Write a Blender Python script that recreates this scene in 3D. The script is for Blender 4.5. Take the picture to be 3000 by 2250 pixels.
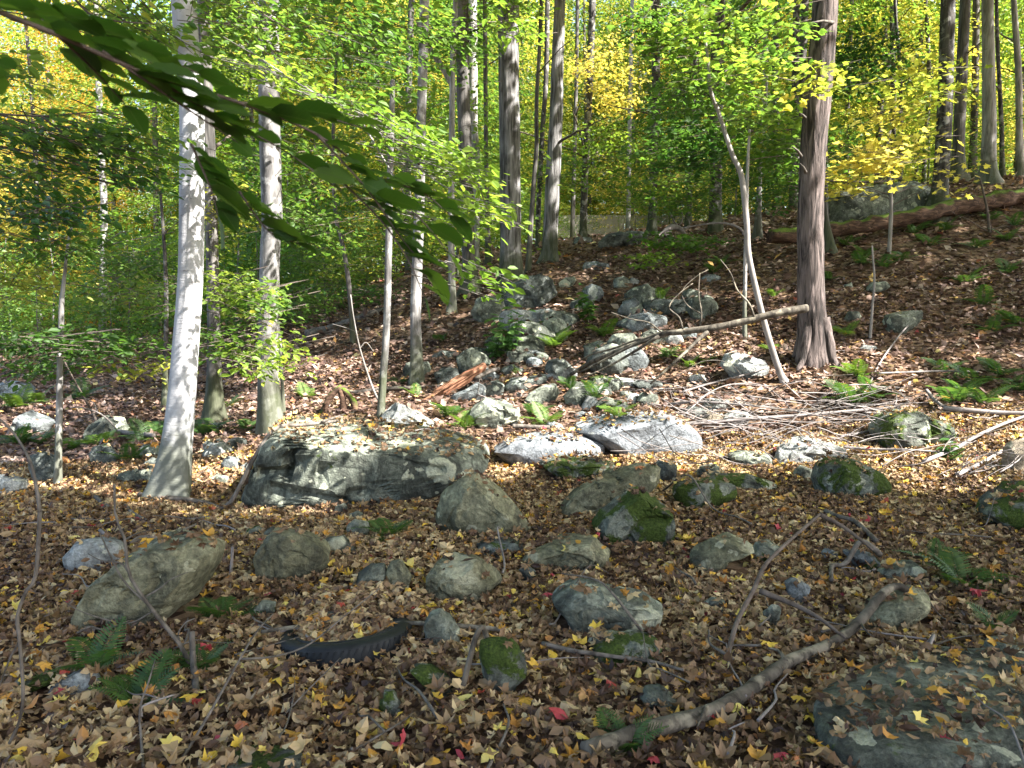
import bpy, bmesh, math, random
import numpy as np
from mathutils import Vector
from mathutils.bvhtree import BVHTree

for o in list(bpy.data.objects):
    bpy.data.objects.remove(o)
scene = bpy.context.scene
COL = scene.collection
R = math.radians

# ------------------------------------------------------------------ camera
FPX = 2254.0                      # focal length in photograph pixels (3000 wide)
PITCH = R(5.0)
CAM = np.array([0.0, 0.0, 1.6])
cam_data = bpy.data.cameras.new('camera')
cam_data.sensor_fit = 'HORIZONTAL'
cam_data.sensor_width = 36.0
cam_data.lens = 36.0 * FPX / 3000.0
cam_data.clip_start = 0.05
cam_data.clip_end = 600.0
cam_data.dof.use_dof = True
cam_data.dof.focus_distance = 7.5
cam_data.dof.aperture_fstop = 8.0
cam = bpy.data.objects.new('camera', cam_data)
COL.objects.link(cam)
cam.location = CAM
cam.rotation_euler = (R(90) - PITCH, 0, 0)
scene.camera = cam

# ------------------------------------------------------------------ light
SUN_EL = R(46.0)
SUN_AZ = R(118.0)                 # clockwise from +Y: from the right, a little behind the camera
S = np.array([math.sin(SUN_AZ) * math.cos(SUN_EL), math.cos(SUN_AZ) * math.cos(SUN_EL), math.sin(SUN_EL)])
world = bpy.data.worlds.new('World')
scene.world = world
world.use_nodes = True
wn = world.node_tree
wn.nodes.clear()
sky = wn.nodes.new('ShaderNodeTexSky')
sky.sky_type = 'NISHITA'
sky.sun_disc = False
sky.sun_elevation = SUN_EL
sky.sun_rotation = SUN_AZ
sky.air_density = 1.0
sky.dust_density = 3.0
sky.ozone_density = 0.6
bg = wn.nodes.new('ShaderNodeBackground')
bg.inputs['Strength'].default_value = 0.10
wo = wn.nodes.new('ShaderNodeOutputWorld')
wn.links.new(sky.outputs['Color'], bg.inputs['Color'])
wn.links.new(bg.outputs['Background'], wo.inputs['Surface'])
sun_data = bpy.data.lights.new('sun', 'SUN')
sun_data.energy = 5.0
sun_data.angle = R(0.53)
sun_data.color = (1.0, 0.965, 0.92)
sun = bpy.data.objects.new('sun', sun_data)
COL.objects.link(sun)
sun.location = (30, -20, 40)
sun.rotation_euler = Vector(S).to_track_quat('Z', 'Y').to_euler()

vs = scene.view_settings
scene.display_settings.display_device = 'sRGB'
vs.view_transform = 'Standard'
vs.look = 'None'
vs.exposure = 2.75
vs.gamma = 1.0
vs.use_curve_mapping = False
cy = scene.cycles
cy.max_bounces = 7
cy.diffuse_bounces = 4
cy.glossy_bounces = 2
cy.transmission_bounces = 4
cy.transparent_max_bounces = 4
cy.caustics_reflective = False
cy.caustics_refractive = False
cy.sample_clamp_indirect = 6.0

# ------------------------------------------------------------------ pixel <-> place helpers
ZO = {1: (0, 0, 2.212), 2: (1000, 0, 2.212), 3: (2000, 0, 2.212), 4: (0, 750, 2.212), 5: (1000, 750, 2.212),
      6: (2000, 750, 2.212), 7: (0, 1500, 1.47467), 8: (1500, 1500, 1.47467), 'd': (0, 0, 2212 / 3000), 'p': (0, 0, 1.0),
      'a': (0, 1000, 2.765), 'b': (700, 1150, 2.765), 'c': (1400, 1150, 2.765), 'e': (2200, 1150, 2.765), 'f': (1700, 500, 5.53)}


def PX(z, pts):
    ox, oy, k = ZO[z]
    a = np.array(pts, float)
    return np.stack([ox + a[..., 0] / k, oy + a[..., 1] / k], -1)


cP, sP = math.cos(PITCH), math.sin(PITCH)


def pix(px, py, Y):
    """the place at forward distance Y seen at photograph pixel (px, py)"""
    px = np.asarray(px, float); py = np.asarray(py, float); Y = np.asarray(Y, float)
    xr = (px - 1500) / FPX; yr = (1125 - py) / FPX
    dy = cP + yr * sP; dz = -sP + yr * cP
    k = Y / dy
    return np.stack([xr * k, Y + 0 * xr, CAM[2] + dz * k], -1)


def project(P):
    P = np.asarray(P, float)
    x = P[..., 0]; y = P[..., 1]; z = P[..., 2] - CAM[2]
    d = y * cP - z * sP; u = y * sP + z * cP
    return 1500 + FPX * x / d, 1125 - FPX * u / d


# ------------------------------------------------------------------ noise
def _hash(i, j, k, seed):
    h = (i * 374761393 + j * 668265263 + k * 2147483647 + seed * 1274126177) & 0xffffffff
    h = ((h ^ (h >> 13)) * 1274126177) & 0xffffffff
    h = (h ^ (h >> 16)) & 0xffffff
    return h / float(0xffffff)


def vnoise(P, seed=0):
    P = np.asarray(P, float)
    f = np.floor(P); t = P - f; t = t * t * (3 - 2 * t)
    i = f.astype(np.int64)
    x, y, z = i[..., 0], i[..., 1], i[..., 2]
    tx, ty, tz = t[..., 0], t[..., 1], t[..., 2]
    def c(a, b, d): return _hash(x + a, y + b, z + d, seed)
    x00 = c(0, 0, 0) * (1 - tx) + c(1, 0, 0) * tx
    x10 = c(0, 1, 0) * (1 - tx) + c(1, 1, 0) * tx
    x01 = c(0, 0, 1) * (1 - tx) + c(1, 0, 1) * tx
    x11 = c(0, 1, 1) * (1 - tx) + c(1, 1, 1) * tx
    return ((x00 * (1 - ty) + x10 * ty) * (1 - tz) + (x01 * (1 - ty) + x11 * ty) * tz) * 2 - 1


def fbm(P, seed=0, oct=4, gain=0.5):
    P = np.asarray(P, float)
    a = 1.0; s = 0; n = 0
    for o in range(oct):
        s = s + a * vnoise(P * (2.03 ** o) + 17.3 * o, seed + o); n += a; a *= gain
    return s / n


# ------------------------------------------------------------------ terrain, from places read off the photograph
ctrl = []
def cp(px, py, Y): ctrl.append(tuple(pix(px, py, Y)))
for x, y, z in [(-20, -15, -1.2), (0, -15, -1.0), (20, -15, -0.6), (-8, 0, -.05), (0, 0, 0), (8, 0, .05), (-4, 2.5, 0), (0, 2.6, 0), (4, 2.5, 0.0),
                (-40, 60, 1.8), (0, 60, 7.0), (40, 60, 9.5), (-100, 130, 4), (0, 130, 9), (100, 130, 14), (-40, 0, -1.0), (45, 0, 2.5), (40, 25, 6.5), (-40, 25, 0.0)]:
    ctrl.append((x, y, z))
for a in [(300, 1900, 3.65), (1500, 1900, 3.65), (2700, 1900, 3.7), (200, 1600, 5.2), (1000, 1600, 5.25), (1800, 1600, 5.2), (2700, 1600, 5.2),
          (150, 1430, 7.0), (520, 1455, 6.8), (1000, 1450, 6.9), (1500, 1440, 6.7), (2000, 1420, 6.7), (2850, 1450, 6.3),
          (300, 1330, 8.8), (1000, 1235, 8.8), (1450, 1330, 7.9), (2000, 1330, 7.7), (2850, 1260, 7.8), (2400, 1260, 8.2),
          (120, 1200, 11.5), (500, 1170, 12.3), (700, 1120, 13.0), (1100, 1110, 11.5), (1500, 1150, 10.2), (2000, 1140, 9.7), (2390, 1065, 9.7), (2850, 1040, 9.8),
          (100, 1080, 18), (500, 1060, 19), (900, 1000, 15.5), (1200, 930, 15.0), (1500, 960, 13.0), (2000, 930, 12.6), (2500, 900, 11.7), (2900, 860, 11.8),
          (0, 1010, 32), (600, 960, 30), (1000, 880, 22), (1350, 830, 18.5), (1500, 800, 17.5), (1600, 765, 18.5), (2000, 770, 16.5), (2500, 720, 14.6), (2900, 680, 14.8),
          (1450, 735, 24), (1750, 715, 22), (2000, 690, 20.0), (2300, 660, 18.5), (2600, 600, 17.2), (2900, 545, 18.5), (1750, 700, 30), (2200, 640, 28), (2900, 530, 28), (1820, 690, 42)]:
    cp(*a)
ctrl = np.array(ctrl)
def _phi(r2): return np.where(r2 > 1e-9, r2 * np.log(np.maximum(r2, 1e-9)) * .5, 0)
def _tps():
    XY = ctrl[:, :2] / 10.0; n = len(XY)
    d2 = ((XY[:, None] - XY[None]) ** 2).sum(-1)
    A = np.zeros((n + 3, n + 3)); A[:n, :n] = _phi(d2) + np.eye(n) * .004
    A[:n, n] = 1; A[:n, n + 1:] = XY; A[n, :n] = 1; A[n + 1:, :n] = XY.T
    b = np.zeros(n + 3); b[:n] = ctrl[:, 2]
    return XY, np.linalg.solve(A, b)
_TX, _TW = _tps()


def ground_z(x, y):
    x = np.asarray(x, float); y = np.asarray(y, float)
    sh = np.broadcast(x, y).shape
    q = np.stack([np.broadcast_to(x, sh).ravel(), np.broadcast_to(y, sh).ravel()], -1)
    out = np.empty(len(q))
    for s in range(0, len(q), 20000):
        p = q[s:s + 20000] / 10.0
        d2 = ((p[:, None] - _TX[None]) ** 2).sum(-1)
        out[s:s + 20000] = _phi(d2) @ _TW[:-3] + _TW[-3] + p @ _TW[-2:]
    q3 = np.column_stack([q, np.zeros(len(q))])
    out = out + .045 * fbm(q3 * .9, 5, 3) + .02 * fbm(q3 * 3.1, 9, 2)
    return out.reshape(sh)


_YS = np.concatenate([np.arange(1.6, 12, .03), np.arange(12, 30, .08), np.arange(30, 90, .4)])


def hit(px, py):
    """first ground point along the ray through a photograph pixel"""
    P = pix(np.full(len(_YS), px), np.full(len(_YS), py), _YS)
    below = P[:, 2] <= ground_z(P[:, 0], P[:, 1])
    k = np.argmax(below) if below.any() else len(_YS) - 1
    return P[k]


# ------------------------------------------------------------------ mesh helpers
def fast_mesh(name, V, F, mat=None, tone=None, smooth=False):
    V = np.ascontiguousarray(V, np.float32); F = np.ascontiguousarray(F, np.int32)
    k = F.shape[1]
    me = bpy.data.meshes.new(name)
    me.vertices.add(len(V)); me.vertices.foreach_set('co', V.ravel())
    me.loops.add(F.size); me.loops.foreach_set('vertex_index', F.ravel())
    me.polygons.add(len(F)); me.polygons.foreach_set('loop_start', np.arange(0, F.size, k, dtype=np.int32))
    me.polygons.foreach_set('use_smooth', np.full(len(F), smooth, dtype=bool))
    if tone is not None:
        at = me.attributes.new('tone', 'FLOAT', 'FACE')
        at.data.foreach_set('value', np.ascontiguousarray(tone, np.float32))
    me.update(calc_edges=True)
    if mat: me.materials.append(mat)
    return me


def link(name, me, parent=None, loc=None):
    o = bpy.data.objects.new(name, me)
    COL.objects.link(o)
    if parent is not None: o.parent = parent
    if loc is not None: o.location = [float(v) for v in loc]
    return o


def tag(o, label, cat, group=None):
    o['label'] = label; o['category'] = cat
    if group: o['group'] = group
    return o


def empty(name, loc, label=None, cat=None, group=None):
    o = link(name, None, loc=loc)
    o.empty_display_size = .1
    if label: tag(o, label, cat, group)
    return o


class Tris:
    """gathers vertex / triangle blocks into one mesh"""
    def __init__(s): s.V = []; s.F = []; s.T = []; s.n = 0
    def add(s, V, F, T=None):
        s.V.append(V); s.F.append(F + s.n); s.n += len(V)
        s.T.append(np.zeros(len(F)) if T is None else T)
    def mesh(s, name, mat, origin=(0, 0, 0), smooth=False):
        return fast_mesh(name, np.concatenate(s.V) - np.asarray(origin), np.concatenate(s.F), mat, np.concatenate(s.T), smooth)


def tube(path, rad, seg=8, seed=0, rough=0.0, cap=True):
    """quad-free tube along a path (n,3) with radii (n)"""
    P = np.asarray(path, float); r = np.asarray(rad, float); n = len(P)
    T = np.gradient(P, axis=0); T /= np.linalg.norm(T, axis=1)[:, None] + 1e-9
    ref = np.array([0, 0, 1.0]) if abs(T[:, 2]).mean() < .8 else np.array([1.0, 0, 0])
    A = np.cross(T, ref); A /= np.linalg.norm(A, axis=1)[:, None] + 1e-9
    B = np.cross(A, T)
    th = np.linspace(0, 2 * np.pi, seg, endpoint=False)
    rr = r[:, None] * np.ones(seg)
    if rough:
        q = np.stack([np.cos(th)[None] * 1.3 + 0 * rr, np.sin(th)[None] * 1.3 + 0 * rr, (np.arange(n) * .35)[:, None] + 0 * rr], -1)
        rr = rr * (1 + rough * fbm(q + seed * 3.7, seed, 3))
    V = P[:, None] + rr[..., None] * (np.cos(th)[None, :, None] * A[:, None] + np.sin(th)[None, :, None] * B[:, None])
    V = V.reshape(-1, 3)
    i = np.arange(n - 1)[:, None] * seg; j = np.arange(seg)[None]; j2 = (j + 1) % seg
    a = (i + j).ravel(); b = (i + j2).ravel(); c = (i + seg + j2).ravel(); d = (i + seg + j).ravel()
    F = np.concatenate([np.stack([a, b, c], -1), np.stack([a, c, d], -1)])
    if cap:
        V = np.concatenate([V, P[:1], P[-1:]])
        m = n * seg; k = np.arange(seg); k2 = (k + 1) % seg
        F = np.concatenate([F, np.stack([np.full(seg, m), k2, k], -1), np.stack([np.full(seg, m + 1), (n - 1) * seg + k, (n - 1) * seg + k2], -1)])
    return V, F


def spline(pts, n):
    """Catmull-Rom through points"""
    p = np.asarray(pts, float)
    if len(p) == 2: return p[0] + (p[1] - p[0]) * np.linspace(0, 1, n)[:, None]
    q = np.concatenate([[2 * p[0] - p[1]], p, [2 * p[-1] - p[-2]]])
    d = np.concatenate([[0], np.cumsum(np.linalg.norm(np.diff(p[:, :3], axis=0), axis=1))])
    u = np.linspace(0, d[-1], n)
    k = np.clip(np.searchsorted(d, u, side='right') - 1, 0, len(p) - 2)
    t = ((u - d[k]) / (d[k + 1] - d[k] + 1e-9))[:, None]
    a, b, c, e = q[k], q[k + 1], q[k + 2], q[k + 3]
    return .5 * (2 * b + (c - a) * t + (2 * a - 5 * b + 4 * c - e) * t ** 2 + (3 * b - a - 3 * c + e) * t ** 3)


# ------------------------------------------------------------------ materials
def new_mat(name):
    m = bpy.data.materials.new(name); m.use_nodes = True
    nt = m.node_tree; nt.nodes.clear()
    out = nt.nodes.new('ShaderNodeOutputMaterial')
    return m, nt, out


def ramp(nt, fac, stops, interp='LINEAR'):
    r = nt.nodes.new('ShaderNodeValToRGB'); cr = r.color_ramp; cr.interpolation = interp
    while len(cr.elements) > 1: cr.elements.remove(cr.elements[-1])
    for k, (p, c) in enumerate(stops):
        e = cr.elements[0] if k == 0 else cr.elements.new(p)
        e.position = p; e.color = (*c, 1)
    nt.links.new(fac, r.inputs['Fac'])
    return r.outputs['Color']


def mix(nt, f, a, b, mode='MIX'):
    m = nt.nodes.new('ShaderNodeMix'); m.data_type = 'RGBA'; m.blend_type = mode
    for s, v in ((m.inputs[0], f), (m.inputs[6], a), (m.inputs[7], b)):
        if isinstance(v, (int, float)): s.default_value = v
        elif isinstance(v, tuple): s.default_value = (*v, 1)
        else: nt.links.new(v, s)
    return m.outputs[2]


def texco(nt, scale=(1, 1, 1), obj=True, rot=(0, 0, 0)):
    t = nt.nodes.new('ShaderNodeTexCoord'); mp = nt.nodes.new('ShaderNodeMapping')
    mp.inputs['Scale'].default_value = scale; mp.inputs['Rotation'].default_value = rot
    if obj:
        oi = nt.nodes.new('ShaderNodeObjectInfo')
        add = nt.nodes.new('ShaderNodeVectorMath'); add.operation = 'MULTIPLY_ADD'
        add.inputs[1].default_value = (37, 53, 29)
        cmb = nt.nodes.new('ShaderNodeCombineXYZ')
        for i in range(3): nt.links.new(oi.outputs['Random'], cmb.inputs[i])
        nt.links.new(cmb.outputs[0], add.inputs[0]); nt.links.new(t.outputs['Object'], add.inputs[2])
        nt.links.new(add.outputs[0], mp.inputs['Vector'])
    else:
        nt.links.new(t.outputs['Object'], mp.inputs['Vector'])
    return mp.outputs['Vector']


def noise(nt, vec, scale, detail=4, rough=.55, dist=0.0):
    n = nt.nodes.new('ShaderNodeTexNoise')
    n.inputs['Scale'].default_value = scale; n.inputs['Detail'].default_value = detail
    n.inputs['Roughness'].default_value = rough; n.inputs['Distortion'].default_value = dist
    nt.links.new(vec, n.inputs['Vector'])
    return n.outputs['Fac']


def bsdf(nt, out, col, rough=.8, bump=None, bs=.5, bd=.01, spec=.3):
    b = nt.nodes.new('ShaderNodeBsdfPrincipled')
    b.inputs['Roughness'].default_value = rough; b.inputs['Specular IOR Level'].default_value = spec
    if isinstance(col, tuple): b.inputs['Base Color'].default_value = (*col, 1)
    else: nt.links.new(col, b.inputs['Base Color'])
    if bump is not None:
        bp = nt.nodes.new('ShaderNodeBump'); bp.inputs['Strength'].default_value = bs; bp.inputs['Distance'].default_value = bd
        nt.links.new(bump, bp.inputs['Height']); nt.links.new(bp.outputs['Normal'], b.inputs['Normal'])
    nt.links.new(b.outputs[0], out.inputs['Surface'])
    return b


def leaf_mat(name, stops, trans=.52, rough=.5, boost=1.7):
    m, nt, out = new_mat(name)
    at = nt.nodes.new('ShaderNodeAttribute'); at.attribute_name = 'tone'
    col = ramp(nt, at.outputs['Fac'], stops)
    b = nt.nodes.new('ShaderNodeBsdfPrincipled'); b.inputs['Roughness'].default_value = rough
    b.inputs['Specular IOR Level'].default_value = .35
    nt.links.new(col, b.inputs['Base Color'])
    t = nt.nodes.new('ShaderNodeBsdfTranslucent')
    c2 = mix(nt, 1.0, col, (boost, boost * 1.0, boost * .65), 'MULTIPLY')
    nt.links.new(c2, t.inputs['Color'])
    ms = nt.nodes.new('ShaderNodeMixShader'); ms.inputs[0].default_value = trans
    nt.links.new(b.outputs[0], ms.inputs[1]); nt.links.new(t.outputs[0], ms.inputs[2])
    nt.links.new(ms.outputs[0], out.inputs['Surface'])
    return m


LEAF = {
    'green': leaf_mat('leaf_green', [(0, (.028, .066, .014)), (.5, (.068, .138, .023)), (.85, (.14, .205, .036)), (1, (.33, .28, .05))]),
    'deep': leaf_mat('leaf_deep_green', [(0, (.020, .060, .012)), (.6, (.038, .105, .016)), (1, (.085, .15, .02))], trans=.35),
    'lime': leaf_mat('leaf_lime', [(0, (.070, .145, .022)), (.5, (.145, .225, .034)), (.9, (.24, .29, .045)), (1, (.42, .34, .07))]),
    'yellowgreen': leaf_mat('leaf_yellow_green', [(0, (.09, .16, .025)), (.4, (.21, .245, .040)), (.75, (.39, .34, .06)), (1, (.52, .38, .09))]),
    'yellow': leaf_mat('leaf_yellow', [(0, (.20, .23, .045)), (.35, (.40, .355, .075)), (.8, (.55, .44, .11)), (1, (.57, .33, .09))]),
    'gold': leaf_mat('leaf_gold', [(0, (.36, .22, .03)), (.5, (.54, .33, .05)), (1, (.58, .24, .05))]),
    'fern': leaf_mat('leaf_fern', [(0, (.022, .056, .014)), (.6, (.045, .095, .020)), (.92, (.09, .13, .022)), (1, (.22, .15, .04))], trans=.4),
    'fernlit': leaf_mat('leaf_fern_sunlit', [(0, (.04, .09, .015)), (.6, (.08, .14, .02)), (.92, (.15, .19, .028)), (1, (.28, .20, .05))], trans=.4),  # lighter copy of the fern palette for sunlit ferns, sunlight put into the colour
    'paleblue': leaf_mat('leaf_plant', [(0, (.05, .13, .03)), (1, (.11, .20, .05))], trans=.4),
    'litter': leaf_mat('leaf_litter', [(0, (.022, .011, .008)), (.13, (.052, .027, .018)), (.3, (.128, .072, .038)), (.48, (.225, .140, .074)), (.66, (.36, .260, .138)), (.74, (.50, .395, .225)),
                                       (.80, (.36, .15, .03)), (.87, (.48, .26, .04)), (.92, (.60, .40, .05)), (.96, (.66, .55, .16)), (.985, (.30, .03, .03)), (1, (.34, .05, .07))], trans=.18, rough=.6, boost=1.1),
    'bank': leaf_mat('leaf_litter_bank', [(0, (.026, .014, .011)), (.13, (.060, .033, .025)), (.3, (.125, .074, .054)), (.48, (.215, .140, .105)), (.66, (.34, .250, .195)), (.74, (.46, .37, .29)), (.80, (.36, .16, .06)), (.87, (.46, .27, .08)), (.92, (.56, .40, .12)), (.96, (.62, .53, .24)), (1, (.34, .06, .07))], trans=.18, rough=.6, boost=1.1),
}


def bark(name, lo, hi, stretch=.16, scale=9, ridge=(.42, .62), blotch=None, bd=.02, marks=False, base_moss=True):
    m, nt, out = new_mat(name)
    v = texco(nt, (1, 1, stretch))
    n1 = noise(nt, v, scale, 6, .62, .6)
    vw = texco(nt, (1, 1, 1))
    n2 = noise(nt, vw, 2.3, 4)
    col = ramp(nt, n1, [(ridge[0], lo), (ridge[1], hi)])
    col = mix(nt, .55, col, ramp(nt, n2, [(.3, (.55, .55, .55)), (.7, (1.15, 1.15, 1.15))]), 'MULTIPLY')
    if blotch:
        n3 = noise(nt, vw, 6.5, 5, .6)
        col = mix(nt, ramp(nt, n3, [(.53, (0, 0, 0)), (.62, (.85, .85, .85))]), col, blotch)
    hgt = n1
    if marks:
        vm = texco(nt, (1.0, 1.0, 4.0))
        n4 = noise(nt, vm, 13, 4, .6)
        mk = ramp(nt, n4, [(.62, (0, 0, 0)), (.70, (.75, .75, .75))])
        col = mix(nt, mk, col, (.10, .09, .085))
        hgt = n4
    if base_moss:
        t = nt.nodes.new('ShaderNodeTexCoord'); sp = nt.nodes.new('ShaderNodeSeparateXYZ')
        nt.links.new(t.outputs['Object'], sp.inputs[0])
        ad = nt.nodes.new('ShaderNodeMath'); ad.operation = 'MULTIPLY_ADD'
        n5 = noise(nt, vw, 9, 4)
        nt.links.new(n5, ad.inputs[0]); ad.inputs[1].default_value = -.9; nt.links.new(sp.outputs['Z'], ad.inputs[2])
        col = mix(nt, ramp(nt, ad.outputs[0], [(0.0, (.7, .7, .7)), (.35, (0, 0, 0))]), col, (.045, .055, .022))
    bsdf(nt, out, col, .85, hgt, .9, bd, .2)
    return m


BARK = {
    'mottled': bark('bark_mottled', (.075, .070, .066), (.22, .21, .20), .16, 11, (.36, .62), blotch=(.33, .32, .305), bd=.015),
    'white': bark('bark_white', (.32, .315, .312), (.42, .413, .412), .45, 4.5, (.36, .58), marks=True, bd=.006),
    'grey': bark('bark_grey_ridged', (.050, .046, .042), (.245, .235, .225), .10, 16, (.38, .60), bd=.03),
    'pale': bark('bark_pale_grey', (.13, .12, .11), (.36, .34, .32), .14, 13, (.34, .58), bd=.015),
    'brown': bark('bark_shaggy_brown', (.020, .016, .014), (.155, .122, .110), .13, 17, (.40, .62), bd=.04, base_moss=False),
    'dark': bark('bark_dark', (.022, .020, .018), (.105, .095, .085), .2, 12, (.38, .65), blotch=(.27, .26, .24), bd=.015),
    'slate': bark('bark_slate', (.05, .046, .042), (.15, .138, .125), .12, 14, (.38, .6), bd=.02),
    'sapling': bark('bark_sapling', (.15, .135, .12), (.30, .275, .25), .5, 6, (.3, .65), bd=.004, base_moss=False),
    'twig': bark('bark_twig', (.06, .045, .035), (.15, .12, .10), .6, 14, (.3, .65), bd=.002, base_moss=False),
    'deadwood': bark('deadwood_grey', (.05, .042, .034), (.17, .148, .125), .5, 18, (.35, .65), bd=.004, base_moss=False),
    'brush': bark('brushwood', (.12, .105, .096), (.25, .22, .205), .6, 11, (.3, .65), bd=.002, base_moss=False),
    'log': bark('fallen_log_bark', (.036, .030, .023), (.135, .116, .090), .4, 13, (.38, .62), blotch=(.24, .21, .155), bd=.008, base_moss=False),
}


def rot_wood():
    m, nt, out = new_mat('rotten_red_wood')
    v = texco(nt, (1.2, 14, 14))
    n1 = noise(nt, v, 3.0, 6, .65, .5)
    col = ramp(nt, n1, [(.30, (.035, .016, .010)), (.48, (.17, .075, .042)), (.62, (.33, .18, .11)), (.8, (.42, .30, .21))])
    bsdf(nt, out, col, .85, n1, .9, .02, .15)
    return m


def moss_log():
    m, nt, out = new_mat('mossy_rotten_log')
    v = texco(nt, (1.5, 9, 9)); vw = texco(nt)
    n1 = noise(nt, v, 3.0, 6, .65, .5)
    col = ramp(nt, n1, [(.30, (.016, .011, .009)), (.5, (.065, .040, .028)), (.68, (.155, .095, .062))])
    n2 = noise(nt, vw, 1.6, 5, .6)
    g = nt.nodes.new('ShaderNodeNewGeometry'); sp = nt.nodes.new('ShaderNodeSeparateXYZ')
    nt.links.new(g.outputs['Normal'], sp.inputs[0])
    ad = nt.nodes.new('ShaderNodeMath'); ad.operation = 'ADD'
    mz = nt.nodes.new('ShaderNodeMath'); mz.operation = 'MULTIPLY'; mz.inputs[1].default_value = .45; nt.links.new(sp.outputs['Z'], mz.inputs[0])
    nt.links.new(mz.outputs[0], ad.inputs[0]); nt.links.new(n2, ad.inputs[1])
    n3 = noise(nt, vw, 60, 2)
    mo = ramp(nt, n3, [(.3, (.04, .07, .012)), (.7, (.12, .17, .025))])
    col = mix(nt, ramp(nt, ad.outputs[0], [(.74, (0, 0, 0)), (.86, (.9, .9, .9))]), col, mo)
    bsdf(nt, out, col, .9, n1, .8, .02, .1)
    return m


M_ROT = rot_wood(); M_MOSSLOG = moss_log()


def vmath(nt, op, a, b=None, c=None):
    n = nt.nodes.new('ShaderNodeMath'); n.operation = op
    for k, v in enumerate((a, b, c)):
        if v is None: continue
        if isinstance(v, (int, float)): n.inputs[k].default_value = v
        else: nt.links.new(v, n.inputs[k])
    return n.outputs[0]


def rock_mat(name, c0, c1, lichen=.5, moss=.3, lich_col=(.33, .36, .27), stain=.5):
    m, nt, out = new_mat(name)
    v = texco(nt)
    big = noise(nt, v, 1.9, 5, .65, .5)
    mid = noise(nt, v, 7.5, 6, .72, .4)
    fine = noise(nt, v, 34, 5, .75)
    col = ramp(nt, big, [(.36, c0), (.60, c1)])
    col = mix(nt, .9, col, ramp(nt, mid, [(.34, (.40, .40, .40)), (.5, (.9, .9, .9)), (.66, (1.5, 1.5, 1.5))]), 'MULTIPLY')
    col = mix(nt, .8, col, ramp(nt, fine, [(.35, (.5, .5, .5)), (.5, (1, 1, 1)), (.65, (1.4, 1.4, 1.4))]), 'MULTIPLY')
    # black weather stain in irregular streaks
    n3 = noise(nt, texco(nt, (1, 1, .55)), 3.4, 8, .74, 1.2)
    col = mix(nt, ramp(nt, n3, [(.57 - .09 * stain, (0, 0, 0)), (.62 - .07 * stain, (.8 * stain, .8 * stain, .8 * stain))]), col, (.026, .028, .024))
    # lichen: broad crusts and small rosettes with ragged rims
    nz = nt.nodes.new('ShaderNodeTexNoise'); nz.inputs['Scale'].default_value = 11; nz.inputs['Detail'].default_value = 4; nt.links.new(v, nz.inputs['Vector'])
    wv = nt.nodes.new('ShaderNodeVectorMath'); wv.operation = 'MULTIPLY_ADD'
    nt.links.new(nz.outputs['Color'], wv.inputs[0]); wv.inputs[1].default_value = (.16, .16, .16); nt.links.new(v, wv.inputs[2])
    lc = mix(nt, 1.0, lich_col, ramp(nt, fine, [(.35, (.65, .65, .65)), (.65, (1.2, 1.2, 1.2))]), 'MULTIPLY')
    for sc, t in ((2.9, -.40 + .34 * lichen), (8.5, -.40 + .30 * lichen)):
        vo = nt.nodes.new('ShaderNodeTexVoronoi'); vo.inputs['Scale'].default_value = sc
        nt.links.new(wv.outputs[0], vo.inputs['Vector'])
        cs = nt.nodes.new('ShaderNodeSeparateXYZ'); nt.links.new(vo.outputs['Color'], cs.inputs[0])
        d = vmath(nt, 'MULTIPLY_ADD', cs.outputs[0], -.60, vo.outputs['Distance'])
        rm = nt.nodes.new('ShaderNodeMapRange'); rm.inputs[1].default_value = t + .02; rm.inputs[2].default_value = t - .02
        nt.links.new(d, rm.inputs[0])
        col = mix(nt, vmath(nt, 'MULTIPLY', rm.outputs[0], .85), col, lc)
    # moss cushions
    n5 = noise(nt, v, 3.0, 7, .7, .4)
    e = .70 - .27 * moss
    mm = ramp(nt, n5, [(e, (0, 0, 0)), (min(1, e + .03), (1, 1, 1))])
    n6 = noise(nt, v, 70, 3, .7)
    mo = ramp(nt, n6, [(.3, (.014, .024, .005)), (.7, (.070, .105, .016))])
    col = mix(nt, mm, col, mo)
    hh = vmath(nt, 'MULTIPLY_ADD', fine, .35, mid)
    hh = vmath(nt, 'MULTIPLY_ADD', n6, .15, hh)
    bsdf(nt, out, col, .85, hh, 1.0, .045, .2)
    return m


ROCK = {
    'lich': rock_mat('rock_grey_green', (.072, .080, .062), (.210, .226, .178), .66, .16, (.40, .41, .30), .8),
    'smooth': rock_mat('rock_smooth_pale', (.15, .16, .168), (.23, .245, .255), .10, .0, (.30, .31, .29), .12),
    'pale': rock_mat('rock_pale', (.16, .165, .15), (.31, .32, .30), .30, .08, (.46, .46, .36), .30),
    'olive': rock_mat('rock_olive', (.090, .088, .052), (.225, .218, .138), .52, .20, (.36, .355, .245), .6),
    'moss': rock_mat('rock_mossy', (.065, .072, .055), (.19, .205, .165), .55, .80, (.38, .39, .29), .85),
    'dark': rock_mat('rock_dark', (.050, .056, .050), (.15, .165, .145), .40, .30, (.30, .32, .25), .85),
    'blue': rock_mat('rock_blue_grey', (.085, .096, .096), (.225, .245, .240), .35, .15, (.35, .37, .32), .7),
    'brown': rock_mat('rock_brown', (.15, .12, .085), (.29, .245, .18), .25, .05, (.34, .32, .24), .45),
}


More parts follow.
